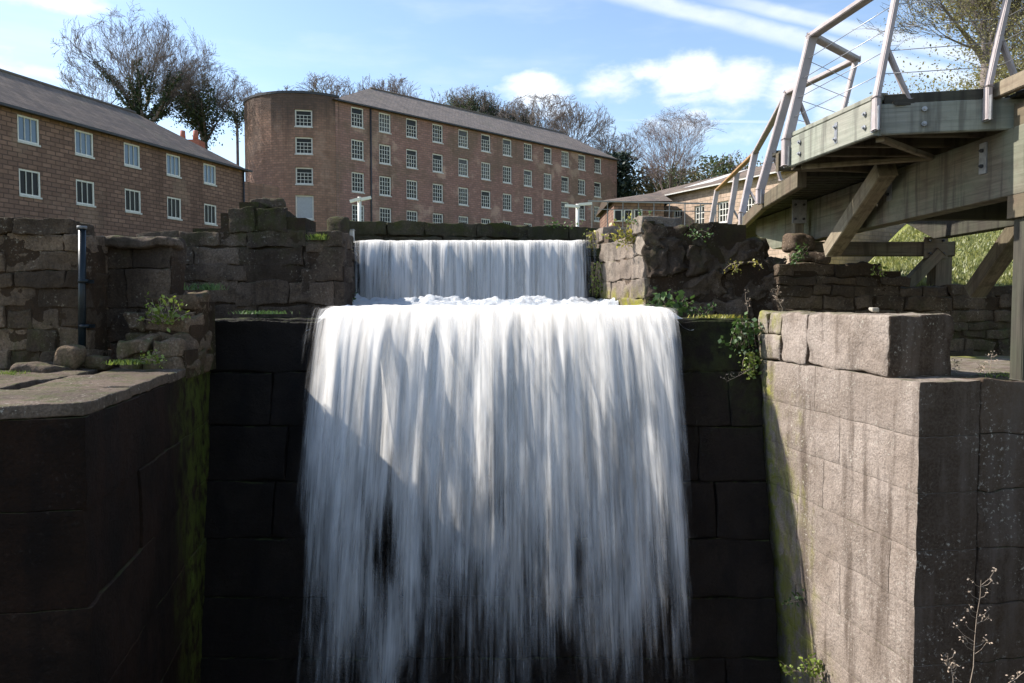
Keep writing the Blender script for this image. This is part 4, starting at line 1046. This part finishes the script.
b, H = at(147, 66, 4, 3.0); tree('bare_tree', b, H, 'tallest bare spreading tree with ivy clad forked trunk behind the left roof', 5, 1.15, (2, 90, .6, .24, 'ivy'), levels=7, n0=8, fit=13.4, twig=.011, up=.22)
b, H = at(208, 70, 60, 3.0); tree('bare_tree', b, H, 'dark dense ivy covered tree just left of the round tower', 9, .8, (3, 60, .8, .45, 'ivy'), levels=7, n0=6, fit=9.5, twig=.010)
b, H = at(240, 78, 80, 3.0); tree('bare_tree', b, H, 'slim bare tree touching the left side of the round tower', 12, .7, (2, 50, .6, .5, 'ivy'), levels=6, fit=6)
b, H = at(102, 80, 62, 3.0); tree('bare_tree', b, H, 'small bare tree low behind the ridge of the left roof', 14, 1, None, levels=6, fit=8)
for px, Y, py, wd, lb, s, iv in ((332, 95, 73, 8.5, 'rounded bare tree behind the flat top of the round tower', 21, (3, 12, .9, .5, 'ivy_light')),
                                 (300, 97, 88, 5, 'low bare tree above the left part of the tower top', 22, None),
                                 (378, 97, 76, 7, 'bare tree just right of the mill roof peak', 23, None), (408, 97, 77, 8, 'bare tree above the third mill window column', 24, None),
                                 (470, 112, 84, 8, 'olive ivy clad tree, first of the cluster behind mid roof', 25, (3, 130, .96, .8, 'ivy_light')),
                                 (492, 110, 92, 7, 'dark ivy clad tree in the middle of the cluster behind the mill roof', 26, (3, 130, .96, .8, 'ivy')),
                                 (516, 110, 102, 7, 'dark ivy tree at the right end of the cluster behind the mill roof', 27, (3, 130, .95, .8, 'ivy')),
                                 (545, 100, 92, 9, 'gnarled bare tree rising over the right half of the mill roof', 28, None),
                                 (572, 100, 98, 8, 'bare tree near the right hip of the mill roof', 29, None), (600, 104, 128, 8, 'low bare tree above the right corner of the mill', 30, None)):
    b, H = at(px, Y, py - 1, 6); tree('bare_tree', b, H, lb, s, 1.2, iv, levels=6, n0=6, fit=wd * 1.25, twig=.02)
b, H = at(668, 88, 113, 6); tree('bare_tree', b, H, 'wide bare twin trunked tree above the low sandstone building', 33, 1.0, (2, 30, .5, .35, 'ivy_light'), bark='bark_pink', levels=7, n0=6, fit=13.5, twig=.011)
b, H = at(745, 95, 150, 6); tree('bare_tree', b, H, 'distant bare tree beside the left end of the footbridge railing', 34, 1.0, None, bark='bark_pink', levels=6, fit=8, twig=.025)
# leafy tree at right
b = (15.6, 25, gh(15.6, 25) - .1); tree('bare_tree', b, 12.2, 'bare twiggy tree against the sky behind the bridge railing', 47, 1.1, None, (1, .05, .2, 'leaf_olive'), bark='bark', levels=7, n0=6, fit=8.5, twig=.006, group='budding trees on the right bank')
b = (19.6, 24, gh(19.6, 24) - .1); tree('budding_tree', b, 13.5, 'large budding olive tree overhanging at the top right corner', 41, 1.15, None, (3, .06, .30, 'leaf_olive'), bark='bark', levels=7, n0=7, fit=12, twig=.006, group='budding trees on the right bank')
b = (24, 32, gh(24, 32) - .1); tree('budding_tree', b, 14.5, 'second budding tree behind the leafy one at the right edge', 43, 1.1, None, (3, .14, .3, 'leaf_olive'), bark='bark', levels=6, n0=6, fit=12, twig=.012, group='budding trees on the right bank')
# rounded leafy masses: conifer and brush
def bush(name, px, py_top, Y, wd, label, cat, mat, seed, n=2600, base=5.0, conic=False, sz=.28, group=None):
    rg = random.Random(seed); random.seed(seed); tp = P(px, py_top, Y); g0 = gh(tp.x, Y) - .1; base = max(g0, tp.z - wd * (1.6 if conic else .75)); H = tp.z - base
    e = empty(name, (tp.x, Y, base), label, cat, group)
    mb = MB(); mb.tube([(tp.x, Y, g0), (tp.x, Y, base + H * .85)], [wd * .05 + .06, .03], 6); mb.build('trunk', M['bark'], e)
    mb = MB(); cl = []
    for k in range(26):
        h = rg.random(); rr = wd / 2 * ((1 - h) ** .8 if conic else math.sin(math.pi * (.15 + .8 * h)) ** .6); a = rg.random() * 6.28; q = rr * rg.uniform(.35, .95)
        cl.append((tp.x + math.cos(a) * q, Y + math.sin(a) * q, base + H * (.05 + .88 * h), wd * rg.uniform(.10, .19)))
    for k in range(n):
        x, y, z, r = rg.choice(cl); mb.leaf((rg.gauss(x, r), rg.gauss(y, r), min(rg.gauss(z, r * .9), base + H * 1.03)), sz * rg.uniform(.6, 1.4), rg.random())
    mb.build('crown', M[mat], e); return e
bush('conifer', 620, 156, 92, 4.4, 'dark green conifer at the right corner of the mill', 'tree', 'conifer', 51, 5200, 3, True, .4)
for px, py, Y, wd, lb, mt, s in ((648, 172, 96, 9, 'russet thicket right of the dark conifer', 'leaf_brown', 61), (688, 172, 98, 9, 'pale brown thicket behind the wide bare tree', 'leaf_brown', 62),
                                 (712, 162, 94, 9, 'rounded olive green tree above the slate roof', 'ivy_light', 63), (735, 170, 99, 9, 'brown scrub behind the footbridge railing', 'leaf_brown', 64),
                                 (770, 168, 99, 12, 'scrub seen through the far railing posts', 'leaf_brown', 65)):
    bush('thicket', px, py, Y, wd, lb, 'bush', mt, s, 4200, 3, sz=.42, group='scrub on the hillside beyond the low building')
for k, (x, y, lb, mt) in enumerate(((21, 33, 'olive thicket on the bank beyond the bridge, nearest the right edge', 'leaf_olive'), (26, 40, 'tall scrub behind the budding trees', 'leaf_olive'))):
    rr = F * x / y + 512; bush('thicket', rr, 60 + 20 * k, y, 8, lb, 'bush', mt, 71 + k, 20000, 3, sz=.11, group='scrub on the right bank')

# ------------------------------------------------------------------ small plants
def plant(px, py, Y, w_, h, label, mat, seed, n=60, leaf=.05, hang=0.0, name='wall_plant', cat='plant', grass=False, group='plants growing on the old walls', stems=True):
    rg = random.Random(seed); random.seed(seed); b = P(px, py, Y); e = empty(name, b, label, cat, group); mb = MB(); st = MB()
    if grass:
        for k in range(n):
            x = b + Vector((rg.gauss(0, w_ * .28), rg.gauss(0, w_ * .2), 0)); hh = h * rg.uniform(.5, 1.1); ln = Vector((rg.gauss(0, hh * .45), rg.gauss(0, hh * .4), hh))
            a = rg.random() * 3.14; d = Vector((math.cos(a), math.sin(a), 0)) * rg.uniform(.004, .008)
            i = len(mb.v); mid = x + ln * .55 + UZ * hh * .08
            mb.v += [tuple(x - d), tuple(x + d), tuple(mid + d * .7), tuple(x + ln), tuple(mid - d * .7)]; mb.face((i, i + 1, i + 2, i + 3, i + 4), None, rg.random())
        mb.build('blades', M[mat], e)
    else:
        for s in range(max(4, n // 12)):
            d = Vector((rg.gauss(0, .6), rg.uniform(-.9, .1), rg.uniform(.3, 1) - hang * 1.4)).normalized(); q = b + Vector((rg.gauss(0, w_ * .2), 0, 0)); pts = [q.copy()]
            for i in range(4):
                d = (d + Vector((rg.gauss(0, .25), rg.gauss(0, .2), rg.gauss(0, .2) - hang * .4))).normalized(); q = q + Vector((d.x * w_, d.y * w_ * .6, d.z * h)) * .2; pts.append(q.copy())
            st.tube(pts, [.004, .003, .003, .002, .001], 4, False)
            for _ in range(12):
                i = rg.randint(0, 3); c = pts[i].lerp(pts[i + 1], rg.random()); mb.leaf(c + Vector((rg.gauss(0, leaf * .7), rg.gauss(0, leaf * .5), rg.gauss(0, leaf * .7))), leaf * rg.uniform(.5, 1.3), rg.random(), asp=.7)
        st.build('stems', M['straw'], e); mb.build('leaves', M[mat], e)
    return e
plant(630, 244, 10.9, .40, .6, 'yellow green bush growing from the sunlit flank of the right ruin', 'leaf_yellow', 1, 260, .06)
plant(594, 232, 12.2, .25, .7, 'moss green growth hanging down the left edge of the right ruin', 'leaf_yellow', 2, 200, .045, 1.3)
plant(596, 262, 12.0, .22, .7, 'green trailing growth beside the upper waterfall at right', 'leaf_bright', 3, 200, .045, 1.2)
plant(668, 313, 10.1, .45, .32, 'broad pale leaved plant at the foot of the right ruin', 'leaf_mid', 4, 110, .10)
plant(700, 314, 10.1, .35, .2, 'low green weed right of the broad leaved plant', 'leaf_mid', 5, 60, .05)
plant(748, 322, 8.9, .35, .4, 'ivy tumbling over the left end of the sunlit retaining wall', 'leaf_mid', 6, 220, .07, .9)
plant(750, 352, 8.85, .25, .35, 'pale ivy trailing lower down the end of the sunlit wall', 'leaf_bright', 7, 160, .055, 1.2)
plant(743, 262, 10.2, .3, .25, 'mossy clump high on the dark broken masonry', 'leaf_yellow', 8, 80, .04, .6)
plant(795, 262, 10.1, .4, .3, 'low weeds where the wall meets the bridge foot', 'leaf_mid', 9, 100, .05)
plant(878, 275, 10.05, .2, .2, 'tiny green weed on the wall face under the bridge', 'leaf_bright', 10, 30, .04)
plant(166, 322, 7.75, .32, .34, 'bright leafy weed among the stepped stones at left', 'leaf_bright', 11, 200, .05)
plant(158, 362, 7.4, .3, .12, 'green weed at the foot of the stepped stones', 'leaf_bright', 12, 120, .035)
plant(126, 364, 7.35, .32, .05, 'flat grass patch on the flagstones beside the steps', 'leaf_bright', 13, 260, name='grass_tuft', grass=True)
plant(12, 380, 7.0, .3, .09, 'grass tuft on the flagstones at the left edge', 'leaf_bright', 14, 220, name='grass_tuft', grass=True)
plant(318, 240, 9.8, .16, .08, 'bright grass tuft on the right shoulder of the left ruin', 'leaf_bright', 15, 320, name='grass_tuft', grass=True)
plant(205, 290, 8.2, .3, .08, 'green tuft on top of the stepped stones', 'leaf_mid', 16, 160, name='grass_tuft', grass=True)
plant(1008, 379, 6.75, .35, .06, 'bright green grass on the right wall ledge at the picture edge', 'leaf_bright', 17, 300, name='grass_tuft', grass=True)
plant(1030, 380, 6.9, .4, .07, 'green grass behind the bridge post foot', 'leaf_bright', 27, 200, name='grass_tuft', grass=True)
plant(800, 600, 7.9, .22, .2, 'small fern low on the shaded end of the right wall', 'leaf_mid', 18, 90, .045, .4)
plant(808, 672, 7.5, .3, .25, 'leafy weed at the bottom of the sunlit wall', 'leaf_bright', 19, 140, .05, .1)
def stalk(px0, py0, px1, py1, Y, label, seed, n=9, r=.004):
    rg = random.Random(seed); a, b = P(px0, py0, Y), P(px1, py1, Y); L = (b - a).length; mb = MB()
    pts = [a.lerp(b, i / 6) + Vector((rg.gauss(0, .008), 0, 0)) * (i > 0) for i in range(7)]; mb.tube(pts, [r * (1 - .1 * i) for i in range(7)], 5, False)
    for k in range(n):
        q = a.lerp(b, rg.uniform(.25, .97)); s = rg.choice((-1, 1)); l = L * rg.uniform(.08, .22)
        c = q + Vector((s * l * .8, rg.gauss(0, l * .3), l * .7)); mb.tube([q, (q + c) / 2 + Vector((s * .01, 0, -.01)), c], [r * .6, r * .5, r * .3], 4, False)
        for _ in range(6): mb.leaf(c + Vector((rg.gauss(0, .015), rg.gauss(0, .01), rg.gauss(0, .015))), .022, 1)
    tag(mb.build('dead_stalk', M['straw'], loc=a), label, 'dead plant', 'dead stalks along the walls')
plant(262, 314, 9.15, .5, .05, 'thin mossy grass on the ledge left of the lower fall', 'leaf_mid', 31, 240, name='grass_tuft', grass=True)
plant(720, 318, 9.15, .5, .05, 'thin yellowish grass on the ledge right of the lower fall', 'leaf_yellow', 32, 220, name='grass_tuft', grass=True)
plant(640, 222, 10.7, .25, .2, 'small weed on the crest of the right ruin', 'leaf_mid', 33, 60, .045)
plant(560, 226, 14.5, .5, .12, 'weeds on top of the mossy wall near its right end', 'leaf_mid', 34, 90, .05)
plant(345, 296, 10.6, .25, .25, 'dark ferny growth at the left edge of the churned pool', 'leaf_mid', 35, 90, .05, .6)
plant(700, 236, 10.25, .3, .2, 'tuft of weeds in a joint of the dark broken masonry', 'leaf_mid', 36, 60, .04, .3)
stalk(970, 684, 982, 580, 5.9, 'tall dry stalk at the bottom right against the shaded wall', 1, 16)
stalk(955, 690, 948, 655, 5.8, 'short dry seed head at the bottom right', 2, 12)
stalk(1000, 690, 1030, 668, 5.7, 'dry stem leaning out of the bottom right corner', 3, 6)
stalk(990, 378, 991, 353, 7.2, 'pale dry stalk standing on the right ledge', 4, 6)
stalk(957, 379, 955, 360, 7.2, 'short dry weed beside the dark stone on the right ledge', 5, 8)
stalk(984, 379, 978, 362, 7.25, 'bent dry weed on the right ledge', 6, 5)
stalk(748, 312, 745, 292, 9.2, 'thin dry stem at the left end of the right parapet', 7, 5)
stalk(782, 312, 774, 288, 9.2, 'dry stem standing behind the sunlit parapet stones', 8, 7)
stalk(752, 368, 726, 382, 8.8, 'bare twig sticking out over the dark weir wall', 9, 5)
stalk(217, 398, 252, 408, 8.9, 'long dry blade lying out from the left pier', 10, 1)
